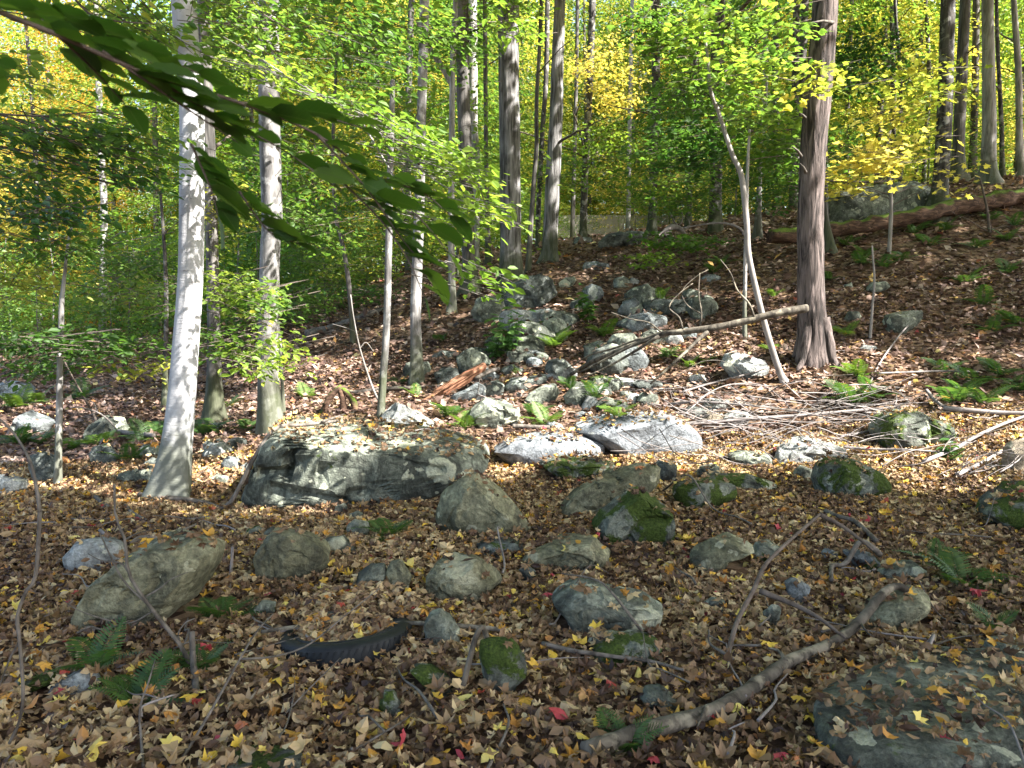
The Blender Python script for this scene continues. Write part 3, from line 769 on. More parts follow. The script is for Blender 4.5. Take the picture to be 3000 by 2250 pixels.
# the huge lichened boulder: an undercut left block, a vertical cleft and a stepped ledge
make_rock('boulder', 'huge flat-topped boulder with pale lichen patches, cleft and stepped on one side', 'd', 'lich',
          [(552, 1075), (556, 1015), (570, 945), (600, 915), (660, 922), (760, 922), (850, 932), (930, 942), (1000, 955), (1042, 970), (1048, 1012), (1000, 1032), (950, 1048), (900, 1068), (740, 1075), (640, 1076)],
          ratio=.62, e=.5, res=6, amp=.3, facets=5, seed=31, sink=-.5, cracks=[
              (['b', (600, 330), (575, 420), (560, 540), (520, 580)], 9, .16), (['b', (330, 560), (430, 560), (540, 560)], 10, .15),
              (['b', (400, 690), (560, 720), (700, 800)], 8, .05), (['b', (1090, 620), (1200, 640), (1330, 720)], 8, .06),
              (['b', (900, 780), (1000, 700), (1130, 680)], 9, .07), (['b', (1270, 430), (1400, 470), (1560, 520)], 5, .03),
              (['b', (560, 570), (700, 580), (860, 560)], 4, .03), (['b', (1450, 600), (1560, 620), (1660, 660)], 6, .05)])
# flat slabs lying in the ground, seen from above
def make_slab(name, label, z, mat, pts, thick, seed, lift=.03, tilt=(0, 0)):
    G = np.array([hit(*p) for p in PX(z, pts)])
    poly = G[:, :2]; c = poly.mean(0)
    th, rr = radial(poly, c)
    U, F = ico(5)
    q = U * 2 + seed
    m = np.hypot(U[:, 0], U[:, 1]); ang = np.arctan2(U[:, 1], U[:, 0])
    r = np.interp(ang, th, rr, period=2 * np.pi) * m ** .5 * (1 + .05 * fbm(q * 1.5, seed, 3))
    P = np.stack([c[0] + r * np.cos(ang), c[1] + r * np.sin(ang), 0 * r], -1)
    g = ground_z(P[:, 0], P[:, 1])
    q2 = np.column_stack([P[:, :2] * 3, 0 * r])
    P[:, 2] = .5 * g + .5 * float(ground_z(*c)) + lift + thick * np.sign(U[:, 2]) * np.abs(U[:, 2]) ** .35 + .035 * fbm(q2, seed, 3) + .02 * np.round(fbm(q2 * .7, seed + 4, 2) * 3) / 3
    P[:, 2] += (P[:, 0] - c[0]) * tilt[0] + (P[:, 1] - c[1]) * tilt[1]
    org = np.array([c[0], c[1], float(ground_z(*c))])
    me = fast_mesh(name, P - org, F, ROCK[mat], None, True); me.set_sharp_from_angle(angle=R(34))
    o = link(name, me, loc=org); tag(o, label, 'rock')
    BVHV.append(P); BVHF.append(F + BVHN[0]); BVHN[0] += len(P)


make_slab('flat_rock', 'big flat grey slab strewn with curled leaves in the lower right corner', 8, 'lich',
          [(1290, 900), (1340, 830), (1500, 770), (1700, 690), (1850, 660), (2050, 680), (2300, 730), (2420, 900), (2400, 1140), (1900, 1180), (1400, 1150), (1310, 1010)], .09, 5, .02)
make_slab('flat_rock', 'flat mossy slab showing at the very bottom edge below the tyre', 7, 'moss',
          [(930, 1130), (1000, 1072), (1060, 1052), (1200, 1062), (1310, 1095), (1300, 1150), (1000, 1160)], .04, 8, .01)
ONES = 'first second third fourth fifth sixth seventh eighth ninth tenth eleventh twelfth thirteenth fourteenth fifteenth sixteenth seventeenth eighteenth nineteenth'.split()
def ordinal(n):
    if n < 20: return ONES[n - 1]
    return ['twentieth', 'thirtieth', 'fortieth', 'fiftieth'][n // 10 - 2] if n % 10 == 0 else ['twenty', 'thirty', 'forty', 'fifty'][n // 10 - 2] + '-' + ONES[n % 10 - 1]
def from_left(objs, what):
    for k, o in enumerate(sorted(objs, key=lambda o: project(np.array(o.location))[0])):
        o['label'] = ('leftmost ' if k == 0 else '') + what if k == 0 else what + ', ' + ordinal(k + 1) + ' from the left'
jumble, by_trunk = [], []
rngj = np.random.default_rng(12)
for k in list(range(34)) + list(range(40, 58)) + list(range(34, 40)):
    if k >= 40: px, py = rngj.uniform(1400, 2060), rngj.uniform(850, 1130)
    elif k < 26: px, py = rngj.uniform(1330, 2050), rngj.uniform(1010, 1250)
    elif k < 34: px, py = rngj.uniform(1450, 2000), rngj.uniform(820, 1010)
    else: px, py = rngj.uniform(250, 760), rngj.uniform(1200, 1420)
    w = rngj.uniform(34, 95) if k < 40 else rngj.uniform(75, 150); h = w * rngj.uniform(.4, .8); nn = 8
    a = np.sort(rngj.uniform(0, 6.28, nn)); a = np.linspace(0, 6.28, nn, endpoint=False) + rngj.uniform(-.25, .25, nn)
    rr_ = rngj.uniform(.75, 1.1, nn)
    (jumble if k < 34 or k >= 40 else by_trunk).append(make_rock('stone', 'lichened grey stone half sunk in the jumble between larger rocks' if k < 34 or k >= 40 else 'small grey stone half sunk in leaves near the white trunk', 'p', str(rngj.choice(['lich', 'dark', 'lich', 'blue', 'moss' if k >= 40 else 'pale'])),
              [(px + w * .5 * math.cos(t) * r, py - h * .5 * math.sin(t) * r) for t, r in zip(a, rr_)], group='half-sunk stones of the jumble' if k < 34 or k >= 40 else 'half-sunk stones by the white trunk', seed=900 + k))
from_left(jumble, 'half-sunk stone in the rock jumble'); from_left(by_trunk, 'small half-sunk stone in leaves near the white trunk')
ROCKBVH = BVHTree.FromPolygons([tuple(v) for v in np.concatenate(BVHV).tolist()], np.concatenate(BVHF).tolist())


def surface_z(x, y):
    """height of whatever lies on top here, rock or ground"""
    g = float(ground_z(x, y))
    h = ROCKBVH.ray_cast(Vector((x, y, g + 3.0)), Vector((0, 0, -1)))
    if h[0] is not None and h[0].z > g: return h[0].z, h[1], True
    return g, Vector((0, 0, 1)), False

# ------------------------------------------------------------------ leaves
def T_(v, f): return np.array(v, float), np.array(f)
TM = {
    'diamond': T_([(0, 0, 0), (.45, -.30, .07), (1, 0, -.04), (.45, .30, .07)], [(0, 1, 2), (0, 2, 3)]),
    'oval': T_([(0, 0, 0), (.28, -.24, .05), (.66, -.23, .05), (1, 0, -.08), (.66, .23, .05), (.28, .24, .05)], [(0, 1, 2), (0, 2, 3), (0, 3, 4), (0, 4, 5)]),
}
_mb = [(.04, -.03), (-.02, -.36), (.24, -.24), (.50, -.54), (.52, -.20), (.70, -.24), (1.0, 0)]
_mb = _mb + [(x, -y) for x, y in _mb[::-1][1:]]


def maple(curl=(0, 0, 0)):
    V = [(.38, 0, 0)] + [(x, y, 0) for x, y in _mb]
    V = np.array(V); a, b, c = curl
    x = V[:, 0] - .4; y = V[:, 1]
    V[:, 2] = a * x * x * 2 + b * y * y * 3 + c * np.abs(y) * .5 + .10 * np.sin(7 * np.arctan2(y, x)) * np.hypot(x, y) * abs(a)
    n = len(V)
    F = [(0, i, i + 1) for i in range(1, n - 1)] + [(0, n - 1, 1)]
    return V, np.array(F)


TM['maple'] = maple((.05, .02, .06))
_s = [(0, 0), (.05, -.34), (.45, -.46), (.62, -.18), (1, 0)]
_s = _s + [(x, -y) for x, y in _s[::-1][1:-1]]
TM['star'] = T_([(.4, 0, .03)] + [(x, y, -.03) for x, y in _s], [(0, i, i + 1) for i in range(1, len(_s))] + [(0, len(_s), 1)])


def place_leaves(C, A, Nn, size, tmpl, tone):
    """one block of leaves: centres, axis, normal, size"""
    tv, tf = TM[tmpl] if isinstance(tmpl, str) else tmpl
    A = A / (np.linalg.norm(A, axis=1)[:, None] + 1e-9)
    B = np.cross(Nn, A); B /= np.linalg.norm(B, axis=1)[:, None] + 1e-9
    Nn = np.cross(A, B)
    V = C[:, None] + size[:, None, None] * (tv[None, :, 0, None] * A[:, None] + tv[None, :, 1, None] * B[:, None] + tv[None, :, 2, None] * Nn[:, None])
    F = tf[None] + (np.arange(len(C)) * len(tv))[:, None, None]
    return V.reshape(-1, 3), F.reshape(-1, 3), np.repeat(tone, len(tf))


def spray_block(rng, C, L, nl, leaf, tmpl='diamond', droop=.25, az=None, tone0=None, tilt=.42, spread=.42, flat=.05, tone_span=.35):
    n = len(C)
    az = rng.uniform(0, 2 * np.pi, n) if az is None else az
    L = np.broadcast_to(L, (n,))
    d = np.stack([np.cos(az), np.sin(az), np.zeros(n)], -1); sd = np.stack([-np.sin(az), np.cos(az), np.zeros(n)], -1)
    tone0 = rng.uniform(0, 1, n) if tone0 is None else tone0
    t = (np.arange(nl)[None] + rng.uniform(0, 1, (n, nl))) / nl
    sg = rng.choice([-1, 1], (n, nl))
    w = sg * rng.uniform(.04, 1, (n, nl)) * spread * np.sin(np.pi * (.15 + .8 * t)) * L[:, None]
    P = C[:, None] + d[:, None] * ((t - .5) * L[:, None])[..., None] + sd[:, None] * w[..., None]
    dz = -droop * t ** 2 * L[:, None] - .25 * droop * np.abs(w) + rng.normal(0, 1, (n, nl)) * flat * L[:, None]
    P[..., 2] += dz
    A = d[:, None] * .7 + sd[:, None] * (sg * .75)[..., None] + rng.normal(0, .25, (n, nl, 3))
    A[..., 2] -= .22 + droop * .5
    Nn = np.array([0, 0, 1.0]) + rng.normal(0, tilt, (n, nl, 3))
    sz = leaf * rng.uniform(.65, 1.25, n * nl)
    tone = np.clip(tone0[:, None] * (1 - tone_span) + tone_span * rng.uniform(0, 1, (n, nl)), 0, 1)
    return place_leaves(P.reshape(-1, 3), A.reshape(-1, 3), Nn.reshape(-1, 3), sz, tmpl, tone.ravel()), (C - d * .5 * L[:, None], C + d * .5 * L[:, None] - np.array([0, 0, 1.]) * (droop * L)[:, None])


def twig_block(a, b, r, sag=.0):
    """many thin three-sided twigs from a to b at once"""
    n = len(a); k = 4
    t = np.linspace(0, 1, k)
    P = a[:, None] + (b - a)[:, None] * t[None, :, None]
    P[..., 2] += (sag * np.sin(np.pi * t))[None]
    T = b - a; T = T / (np.linalg.norm(T, axis=1)[:, None] + 1e-9)
    u = np.cross(T, np.array([.3, .2, 1.0])); u /= np.linalg.norm(u, axis=1)[:, None] + 1e-9
    v = np.cross(T, u)
    th = np.arange(3) * 2 * np.pi / 3
    rr = r[:, None] * (1 - .75 * t)[None]
    V = P[:, :, None] + rr[:, :, None, None] * (np.cos(th)[None, None, :, None] * u[:, None, None] + np.sin(th)[None, None, :, None] * v[:, None, None])
    F = []
    for i in range(k - 1):
        for j in range(3):
            q = (i * 3 + j, i * 3 + (j + 1) % 3, (i + 1) * 3 + (j + 1) % 3, (i + 1) * 3 + j)
            F += [(q[0], q[1], q[2]), (q[0], q[2], q[3])]
    F = np.array(F)[None] + (np.arange(n) * k * 3)[:, None, None]
    return V.reshape(-1, 3), F.reshape(-1, 3)


def crown_parts(parent, origin, rng, clusters, twigs=True, bark_key='twig', anchor=None):
    """clusters: (px, py, rpx_x, rpx_y, depth, depth_half, n_sprays, palette, leaf, opts)"""
    by = {}
    tw = Tris()
    for cl in clusters:
        px, py, rx, ry, Y, dY, ns, pal, leaf = cl[:9]
        op = cl[9] if len(cl) > 9 else {}
        nl = op.get('nl', 16); L = op.get('L', max(.35, leaf * 8))
        c = pix(px, py, Y)
        q = rng.normal(size=(ns, 3)); q /= np.linalg.norm(q, axis=1)[:, None]; q *= rng.uniform(0, 1, ns)[:, None] ** (1 / 2.6)
        C = c + q * np.array([rx * Y / FPX, dY, ry * Y / FPX])
        if 'slope' in op: C[:, 2] += (C[:, 0] - c[0]) * op['slope']
        az = None
        if 'az' in op: az = R(op['az']) + rng.normal(0, op.get('azs', .5), ns)
        t0 = np.clip(.5 + .5 * fbm(C * .9, 3, 2) * 1.6 + rng.normal(0, .12, ns) + op.get('dt', 0), 0, 1)
        (V, F, T), (a, b) = spray_block(rng, C, L * rng.uniform(.7, 1.2, ns), nl, leaf, op.get('tm', 'diamond'), op.get('droop', .22), az, t0, tilt=op.get('tilt', .42), spread=op.get('spread', .42))
        by.setdefault(pal, Tris()).add(V, F, T)
        if twigs:
            tw.add(*twig_block(a - (b - a) * .25, b, np.full(ns, op.get('tr', .0045))))
    for pal, tr in by.items():
        link('crown', tr.mesh('crown', LEAF[pal], origin), parent)
    if twigs and tw.n:
        link('twigs', tw.mesh('twigs', BARK[bark_key], origin), parent)['kind'] = 'stuff'


# ------------------------------------------------------------------ trunks
def make_trunk(parent, origin, path_px, Y, top_z, key, seg=20, flare=.7, roots=4, ridge=.05, seed=0, name='trunk', lean_y=0.0, step=.10, mat=None, base_in=.25, kr=9):
    """path_px: (px, py, width_px) from foot to top"""
    a = np.array(path_px, float)
    P = pix(a[:, 0], a[:, 1], Y); rad = a[:, 2] / 2 * Y / FPX
    h = P[:, 2] - P[0, 2]
    P[:, 1] = Y + lean_y * h
    pts = np.column_stack([P, rad])
    down = pts[0].copy(); down[2] -= base_in
    rows = [down] + list(pts)
    if top_z is not None and top_z > pts[-1, 2]:
        d = pts[-1] - pts[max(0, len(pts) - 2)]; d = d / max(.2, d[2])
        up = pts[-1].copy(); k = top_z - up[2]
        nn = max(2, int(k / 2.5))
        for i in range(1, nn + 1):
            f = k * i / nn
            rows.append(np.array([up[0] + d[0] * f * .8, up[1], up[2] + f, max(.02, up[3] * (1 - .75 * f / k))]))
    rows = np.array(rows)
    zz = rows[:, 2]
    z = np.concatenate([np.arange(zz[0], min(zz[-1], zz[0] + 1.0), .04), np.arange(min(zz[-1], zz[0] + 1.0), zz[-1], step)])
    z = np.append(z, zz[-1])
    s4 = spline(np.column_stack([rows[:, :3], rows[:, 3]]), 160)
    o = np.argsort(s4[:, 2]); s4 = s4[o]
    x = np.interp(z, s4[:, 2], s4[:, 0]); y = np.interp(z, s4[:, 2], s4[:, 1]); r = np.interp(z, s4[:, 2], s4[:, 3])
    gz = P[0, 2]
    th = np.linspace(0, 2 * np.pi, seg, endpoint=False)
    hh = np.maximum(z - gz, 0)
    rng = np.random.default_rng(seed + 11)
    ph = rng.uniform(0, 6)
    fl = flare * np.exp(-hh / (.16 + r[0] * .9))
    RR = r[:, None] * (1 + fl[:, None] * (.55 + .75 * np.maximum(0, np.cos(roots * th[None] + ph + .5 * np.sin(th[None] * 2 + ph)))))
    q = np.stack([np.cos(th)[None] * kr * .5 + 0 * RR, np.sin(th)[None] * kr * .5 + 0 * RR, z[:, None] * 1.3 + 0 * RR], -1)
    RR = RR * (1 + ridge * (1 - 2 * np.abs(fbm(q, seed, 3))) + .035 * fbm(q * .25, seed + 2, 2))
    V = np.stack([x[:, None] + RR * np.cos(th), y[:, None] + RR * np.sin(th), z[:, None] + 0 * RR], -1).reshape(-1, 3)
    n = len(z)
    i = np.arange(n - 1)[:, None] * seg; j = np.arange(seg)[None]; j2 = (j + 1) % seg
    F = np.stack([(i + j).ravel(), (i + j2).ravel(), (i + seg + j2).ravel(), (i + seg + j).ravel()], -1)
    # close the top
    V = np.concatenate([V, [[x[-1], y[-1], z[-1] + r[-1] * .5]]])
    m = len(V) - 1
    Ft = np.stack([(n - 1) * seg + np.arange(seg), (n - 1) * seg + (np.arange(seg) + 1) % seg, np.full(seg, m)], -1)
    Ftri = np.concatenate([F[:, [0, 1, 2]], F[:, [0, 2, 3]], Ft])
    me = fast_mesh(name, V - origin, Ftri, mat or BARK[key], None, True)
    return link(name, me, parent), np.column_stack([x, y, z, r])


def limbs(parent, origin, axis_, rng, n, z0, z1, length, key, rise=.5, az=None):
    for k in range(n):
        z = rng.uniform(z0, z1)
        p = np.array([np.interp(z, axis_[:, 2], axis_[:, i]) for i in range(4)])
        a = rng.uniform(0, 2 * np.pi) if az is None else R(az) + rng.normal(0, .5)
        L = length * rng.uniform(.6, 1.2)
        d = np.array([math.cos(a), math.sin(a), rise * rng.uniform(.5, 1.4)])
        t = np.linspace(0, 1, 7)[:, None]
        path = p[:3] + d * L * t + rng.normal(0, .035 * L, (7, 3)) * t
        path[:, 2] -= .12 * L * t[:, 0] ** 2
        r = min(p[3] * .4, .018 * L + .006) * (1 - .8 * t[:, 0])
        V, F = tube(path, r, 6, k)
        link('limb', fast_mesh('limb', V - origin, F, BARK[key], None, True), parent)


def tree(name, label, z, foot_to_top, key, cat='tree', top=13.0, Y=None, group=None, clusters=(), n_limbs=2, limb_len=1.6, seed=0, limb_z=None, **kw):
    pp = [tuple(PX(z, [(p[0], p[1])])[0]) + ((p[2] / ZO[z][2]),) for p in foot_to_top]
    if Y is None: Y = float(hit(pp[0][0], pp[0][1])[1])
    base = pix(pp[0][0], pp[0][1], Y)
    base[2] = ground_z(base[0], base[1])
    e = empty(name, base, label, cat, group)
    rng = np.random.default_rng(seed + 100)
    ob, ax = make_trunk(e, base, pp, Y, top, key, seed=seed, **kw)
    if n_limbs:
        lo, hi = limb_z or (base[2] + 2.2, base[2] + 6)
        hi = min(hi, ax[-1, 2]); lo = min(lo, hi - .1)
        limbs(e, base, ax, rng, n_limbs, lo, hi, limb_len, 'twig' if key != 'white' else 'sapling')
    if clusters: crown_parts(e, base, rng, clusters)
    return e, base, ax


G_ = 'near trees with readable trunks'
# --- the nearest trunks
tree('white_barked_tree', 'smooth white-barked tree leaning slightly, leaf shadows across its trunk', 'p',
     [(497, 1462, 86), (508, 1390, 84), (517, 1320, 80), (529, 1202, 77), (547, 976, 72), (555, 863, 70), (560, 750, 69), (563, 452, 68), (560, 271, 66), (547, 120, 66), (538, 0, 66)],
     'white', top=12, flare=.75, roots=3, ridge=.012, seg=28, seed=1, n_limbs=0,
     clusters=[(640, 90, 120, 110, 6.9, .8, 26, 'green', .085, dict(tm='oval', nl=14)), (820, 60, 170, 90, 7.5, .9, 34, 'green', .085, dict(tm='oval', nl=14, dt=.1)),
               (420, 60, 90, 80, 7.2, .7, 16, 'green', .085, dict(tm='oval', nl=14))])
tree('slim_tree', 'straight grey tree rising right behind the left end of the huge boulder', 'p',
     [(793, 1330, 62), (791, 1202, 62), (786, 1060, 57), (791, 750, 55), (797, 640, 56), (789, 360, 58), (787, 0, 54)], 'mottled', Y=8.8, top=13, seed=2, ridge=.03, n_limbs=0,
     clusters=[(700, 830, 90, 60, 7.6, .5, 26, 'lime', .082, dict(tm='oval', nl=13, dt=-.1)), (640, 1000, 60, 70, 7.4, .4, 16, 'green', .082, dict(tm='oval', nl=13, dt=.1)), (770, 1030, 70, 70, 7.5, .4, 24, 'lime', .082, dict(tm='oval', nl=13, dt=-.15)),
               (760, 900, 80, 60, 7.8, .5, 18, 'green', .082, dict(tm='oval', nl=13)), (830, 470, 120, 120, 9.5, .9, 36, 'green', .085, dict(tm='oval')), (640, 620, 60, 130, 9.5, .7, 22, 'yellowgreen', .085, dict(dt=.1)),
               (900, 640, 110, 90, 9.5, .8, 26, 'green', .085, dict(tm='oval'))])
tree('grey_tree', 'grey tree partly hidden behind the white-barked trunk', 'p', [(628, 1243, 46), (627, 1000, 36), (622, 750, 34), (612, 400, 32), (594, 0, 30)], 'slate', top=12, seed=3, n_limbs=1)
tree('broken_pole', 'thin bare dead pole with a snapped top', 'p', [(1115, 1229, 22), (1123, 1100, 21), (1133, 950, 20), (1139, 700, 19), (1143, 500, 17), (1149, 300, 15), (1151, 235, 13)], 'mottled', cat='dead tree', top=None, seed=4, seg=10, flare=.2, ridge=.05, n_limbs=0)
tree('slim_tree', 'slim pale-footed tree rising from the pale rock uphill', 'p', [(1222, 1127, 36), (1219, 1000, 32), (1218, 900, 31), (1228, 630, 29), (1233, 400, 26), (1244, 0, 26)], 'mottled', top=14, seed=5, n_limbs=2,
     clusters=[(1120, 330, 140, 120, 12.2, 1.0, 50, 'green', .09, dict(dt=.1)), (1050, 120, 130, 110, 12, 1.0, 46, 'green', .09, dict(dt=.15)), (1000, 560, 130, 90, 12.5, 1.0, 34, 'green', .09)])
tree('double_tree', 'dark trunk with a pale twin stem behind hanging green leaves', 'p', [(1380, 862, 46), (1374, 760, 38), (1371, 680, 36), (1362, 420, 36), (1356, 200, 36), (1354, 0, 36)], 'slate', top=15, seed=6, n_limbs=2,
     clusters=[(1350, 130, 90, 110, 15, 1.0, 36, 'green', .10, dict(dt=.15)), (1300, 480, 110, 110, 16, 1.0, 44, 'green', .10)])
tree('slim_tree', 'short-footed slim stem just left of the dark twin trunk', 'p', [(1323, 917, 26), (1324, 840, 20), (1322, 640, 17), (1324, 380, 16), (1326, 200, 15), (1335, 0, 14)], 'pale', top=13, seed=7, seg=12, n_limbs=0)
tree('ridged_tree', 'thick grey tree with deeply ridged bark, dappled, at the top of the bank', 'p', [(1497, 836, 68), (1497, 790, 60), (1496, 700, 57), (1494, 420, 57), (1490, 150, 56), (1491, 0, 57)], 'grey', top=17, seed=8, seg=30, ridge=.06, kr=14, n_limbs=0,
     clusters=[(1500, 35, 60, 60, 12, .6, 14, 'lime', .10, dict(tm='oval'))])
tree('thin_tree', 'thin wavy stem between the ridged tree and the straight dark one', 'p', [(1547, 800, 16), (1554, 680, 14), (1565, 520, 13), (1572, 430, 12), (1572, 300, 11), (1581, 130, 10), (1586, 0, 10)], 'slate', top=13, seed=9, seg=10, n_limbs=1)
tree('thin_tree', 'faint pale stem behind the thin wavy one', 'p', [(1576, 770, 15), (1577, 630, 14), (1588, 400, 13), (1600, 220, 13), (1604, 0, 13)], 'dark', Y=23, top=15, seed=10, seg=10, n_limbs=0)
tree('straight_tree', 'straight dark tree with one bright sunlit edge', 'p', [(1608, 768, 46), (1610, 740, 40), (1619, 542, 41), (1629, 350, 37), (1633, 200, 34), (1640, 0, 30)], 'grey', top=17, seed=12, seg=24, ridge=.05, n_limbs=1)
tree('straight_tree', 'mottled straight tree behind golden foliage near the crest', 'p', [(1708, 703, 20), (1714, 500, 19), (1727, 270, 18), (1733, 100, 18), (1736, 0, 18)], 'dark', Y=25, top=18, seed=13, seg=12, n_limbs=3, limb_len=3.0,
     clusters=[(1780, 190, 110, 90, 24, 1.6, 60, 'yellow', .13), (1800, 300, 90, 60, 25, 1.5, 40, 'yellow', .13), (1640, 500, 110, 70, 23, 1.5, 50, 'green', .13, dict(droop=.1)), (1760, 430, 120, 70, 24, 1.5, 60, 'lime', .13, dict(droop=.1))])
tree('straight_tree', 'slender dark-spotted tree at the crest right of the far board fence', 'p', [(1906, 690, 26), (1911, 633, 23), (1917, 400, 23), (1922, 316, 23), (1921, 160, 23), (1921, 0, 24)], 'dark', top=17, seed=14, seg=14, n_limbs=2, limb_len=2.4,
     clusters=[(1900, 480, 120, 70, 19, 1.5, 55, 'green', .12, dict(droop=.1)), (1850, 550, 110, 50, 19, 1.4, 40, 'lime', .12, dict(droop=.1)), (1980, 330, 90, 90, 18, 1.2, 40, 'green', .12)])
tree('dark_tree', 'broad shaded trunk behind layered maple leaves', 'p', [(2096, 698, 40), (2096, 590, 34), (2098, 420, 34), (2100, 220, 35), (2105, 0, 36)], 'dark', Y=19.5, top=17, seed=15, seg=14, n_limbs=3, limb_len=2.5,
     clusters=[(2150, 420, 190, 110, 16, 1.6, 90, 'green', .11, dict(droop=.1)), (2000, 560, 140, 70, 16, 1.4, 60, 'green', .11, dict(droop=.1)), (2260, 540, 140, 80, 16.5, 1.2, 60, 'deep', .11, dict(droop=.1)), (2060, 250, 130, 70, 15, 1.2, 50, 'green', .11)])
# the bent sapling with its leafy head
tree('bent_sapling', 'pale bent sapling leaning in a long curve, foot in sunlit leaves', 'p',
     [(2298, 1118, 26), (2286, 1095, 20), (2267, 1039, 19), (2244, 962, 18), (2222, 877, 18), (2194, 750, 17), (2188, 656, 17), (2179, 565, 17), (2170, 506, 16), (2149, 461, 15), (2127, 398, 13), (2104, 325, 12), (2081, 262, 11), (2075, 180, 9), (2060, 80, 7)],
     'sapling', cat='sapling', top=None, seed=16, seg=12, flare=.25, ridge=.02, step=.05, n_limbs=7, limb_len=1.1, limb_z=(4.2, 5.6),
     clusters=[(2040, 120, 170, 50, 9.4, 1.0, 16, 'lime', .095, dict(tm='star', droop=.12, dt=-.15)), (2160, 230, 170, 45, 9.0, .9, 18, 'lime', .095, dict(tm='star', droop=.12)), (2240, 160, 120, 45, 9.3, .8, 12, 'green', .095, dict(tm='star', droop=.12, dt=.15)),
               (1990, 280, 110, 35, 9.8, .9, 10, 'green', .095, dict(tm='star', droop=.12, dt=.15)), (2400, 240, 75, 35, 8.9, .3, 8, 'yellowgreen', .095, dict(tm='star', droop=.1)), (2180, 50, 170, 40, 9.6, 1.0, 14, 'green', .095, dict(tm='star', dt=.15))])
tree('thin_sapling', 'thin upright sapling stem beside the bent sapling', 'p', [(2181, 994, 14), (2182, 880, 11), (2184, 750, 11), (2187, 640, 10), (2190, 500, 9), (2196, 380, 7)], 'pale', cat='sapling', top=None, seed=17, seg=10, n_limbs=2, limb_len=.8, flare=.3)
tree('pale_tree', 'pale smooth-stemmed tree behind and between the bent sapling and shaggy tree', 'p', [(2219, 705, 22), (2224, 560, 15), (2228, 452, 14), (2238, 330, 15), (2243, 220, 14), (2240, 60, 12), (2238, 0, 12)], 'pale', top=13, seed=18, seg=12, n_limbs=1)
# the shaggy tree with the hollow at its foot
sh, shb, _ = tree('shaggy_tree', 'big tree with shaggy reddish-brown bark and spreading root feet', 'p',
     [(2382, 1060, 84), (2381, 1020, 80), (2380, 976, 76), (2377, 900, 71), (2374, 750, 67), (2376, 565, 64), (2384, 407, 65), (2392, 320, 67), (2401, 226, 66), (2410, 120, 63), (2418, 0, 61)], 'brown', top=14, seed=19, seg=40, flare=.15, roots=3, ridge=.13, kr=20, step=.05, n_limbs=0)
for k, (dx, dyy, w, dz) in enumerate([(-.20, -.17, .065, .30), (.19, -.14, .075, .34), (.24, .13, .055, .25), (-.17, .18, .055, .25)]):
    p = np.array([[dx * .42, dyy * .42, .55], [dx * .75, dyy * .75, .26], [dx * 1.05, dyy * 1.05, .03], [dx * 1.45, dyy * 1.5, -.12]])
    V, F = tube(spline(p, 14), np.linspace(w * 1.15, w * .55, 14), 12, k, .25)
    link('root', fast_mesh('root', V, F, BARK['brown'], None, True), sh)
for k, (px, py, L, up) in enumerate([(2347, 458, .16, .05), (2358, 345, .10, .02), (2440, 66, .45, -.08), (2360, 505, .1, .05)]):
    p = pix(px, py, shb[1] - .13) - shb
    V, F = tube(np.array([p, p + [-.5 * L, -.6 * L, up], p + [-L, -.8 * L, up * 1.8]]), [.022, .014, .008], 7)
    link('branch_stub', fast_mesh('branch_stub', V, F, BARK['deadwood'], None, True), sh)
tree('dark_tree', 'dark trunk standing half hidden behind the shaggy tree', 'p', [(2432, 738, 30), (2420, 640, 15), (2418, 540, 14), (2420, 300, 14), (2440, 0, 13)], 'slate', top=13, seed=20, seg=12, n_limbs=1)
tree('lichen_tree', 'lichen-mottled dark tree beside the big boulder near the crest', 'p', [(2737, 645, 60), (2748, 590, 48), (2755, 530, 40), (2762, 452, 40), (2770, 271, 38), (2774, 120, 37), (2778, 0, 36)], 'dark', top=15, seed=21, seg=22, flare=.4, n_limbs=2, limb_len=2.0,
     clusters=[(2560, 190, 100, 80, 15, 1.0, 40, 'deep', .11), (2480, 120, 90, 70, 15, 1.0, 34, 'deep', .11), (2490, 420, 70, 90, 15.5, 1.0, 36, 'green', .11)])
tree('grey_tree', 'grey knotty tree just right of the lichen-mottled one', 'p', [(2805, 520, 36), (2808, 430, 30), (2815, 271, 30), (2822, 120, 28), (2828, 0, 27)], 'slate', Y=21, top=17, seed=22, seg=16, n_limbs=2)
tree('grey_tree', 'smooth grey-barked tree on the crest at upper right', 'p', [(2897, 538, 50), (2896, 480, 38), (2898, 350, 35), (2896, 200, 32), (2894, 60, 30), (2893, 0, 29)], 'pale', Y=18.8, top=16, seed=23, seg=18, n_limbs=1)
tree('forked_tree', 'forked dark tree in front of bright yellow foliage', 'p', [(2574, 560, 20), (2574, 440, 17), (2578, 330, 16), (2581, 290, 15), (2592, 230, 10), (2615, 130, 9), (2628, 0, 8)], 'dark', Y=25, top=15, seed=24, seg=10, n_limbs=3, limb_len=2.5)
tree('thin_tree', 'thin dark stem right of the forked tree', 'p', [(2637, 545, 11), (2640, 350, 10), (2635, 180, 10), (2625, 60, 9), (2622, 0, 9)], 'dark', Y=23, top=15, seed=25, seg=8, n_limbs=2)
tree('thin_tree', 'slender stem between the lichen-mottled and forked trees', 'p', [(2706, 540, 12), (2712, 400, 12), (2722, 260, 12), (2718, 120, 11), (2712, 0, 10)], 'dark', Y=26, top=16, seed=26, seg=8, n_limbs=2)
tree('grey_tree', 'half-hidden grey trunk between the knotty and smooth grey trees', 'p', [(2848, 520, 22), (2853, 380, 19), (2858, 200, 18), (2860, 0, 17)], 'slate', Y=24, top=16, seed=27, seg=10, n_limbs=2)
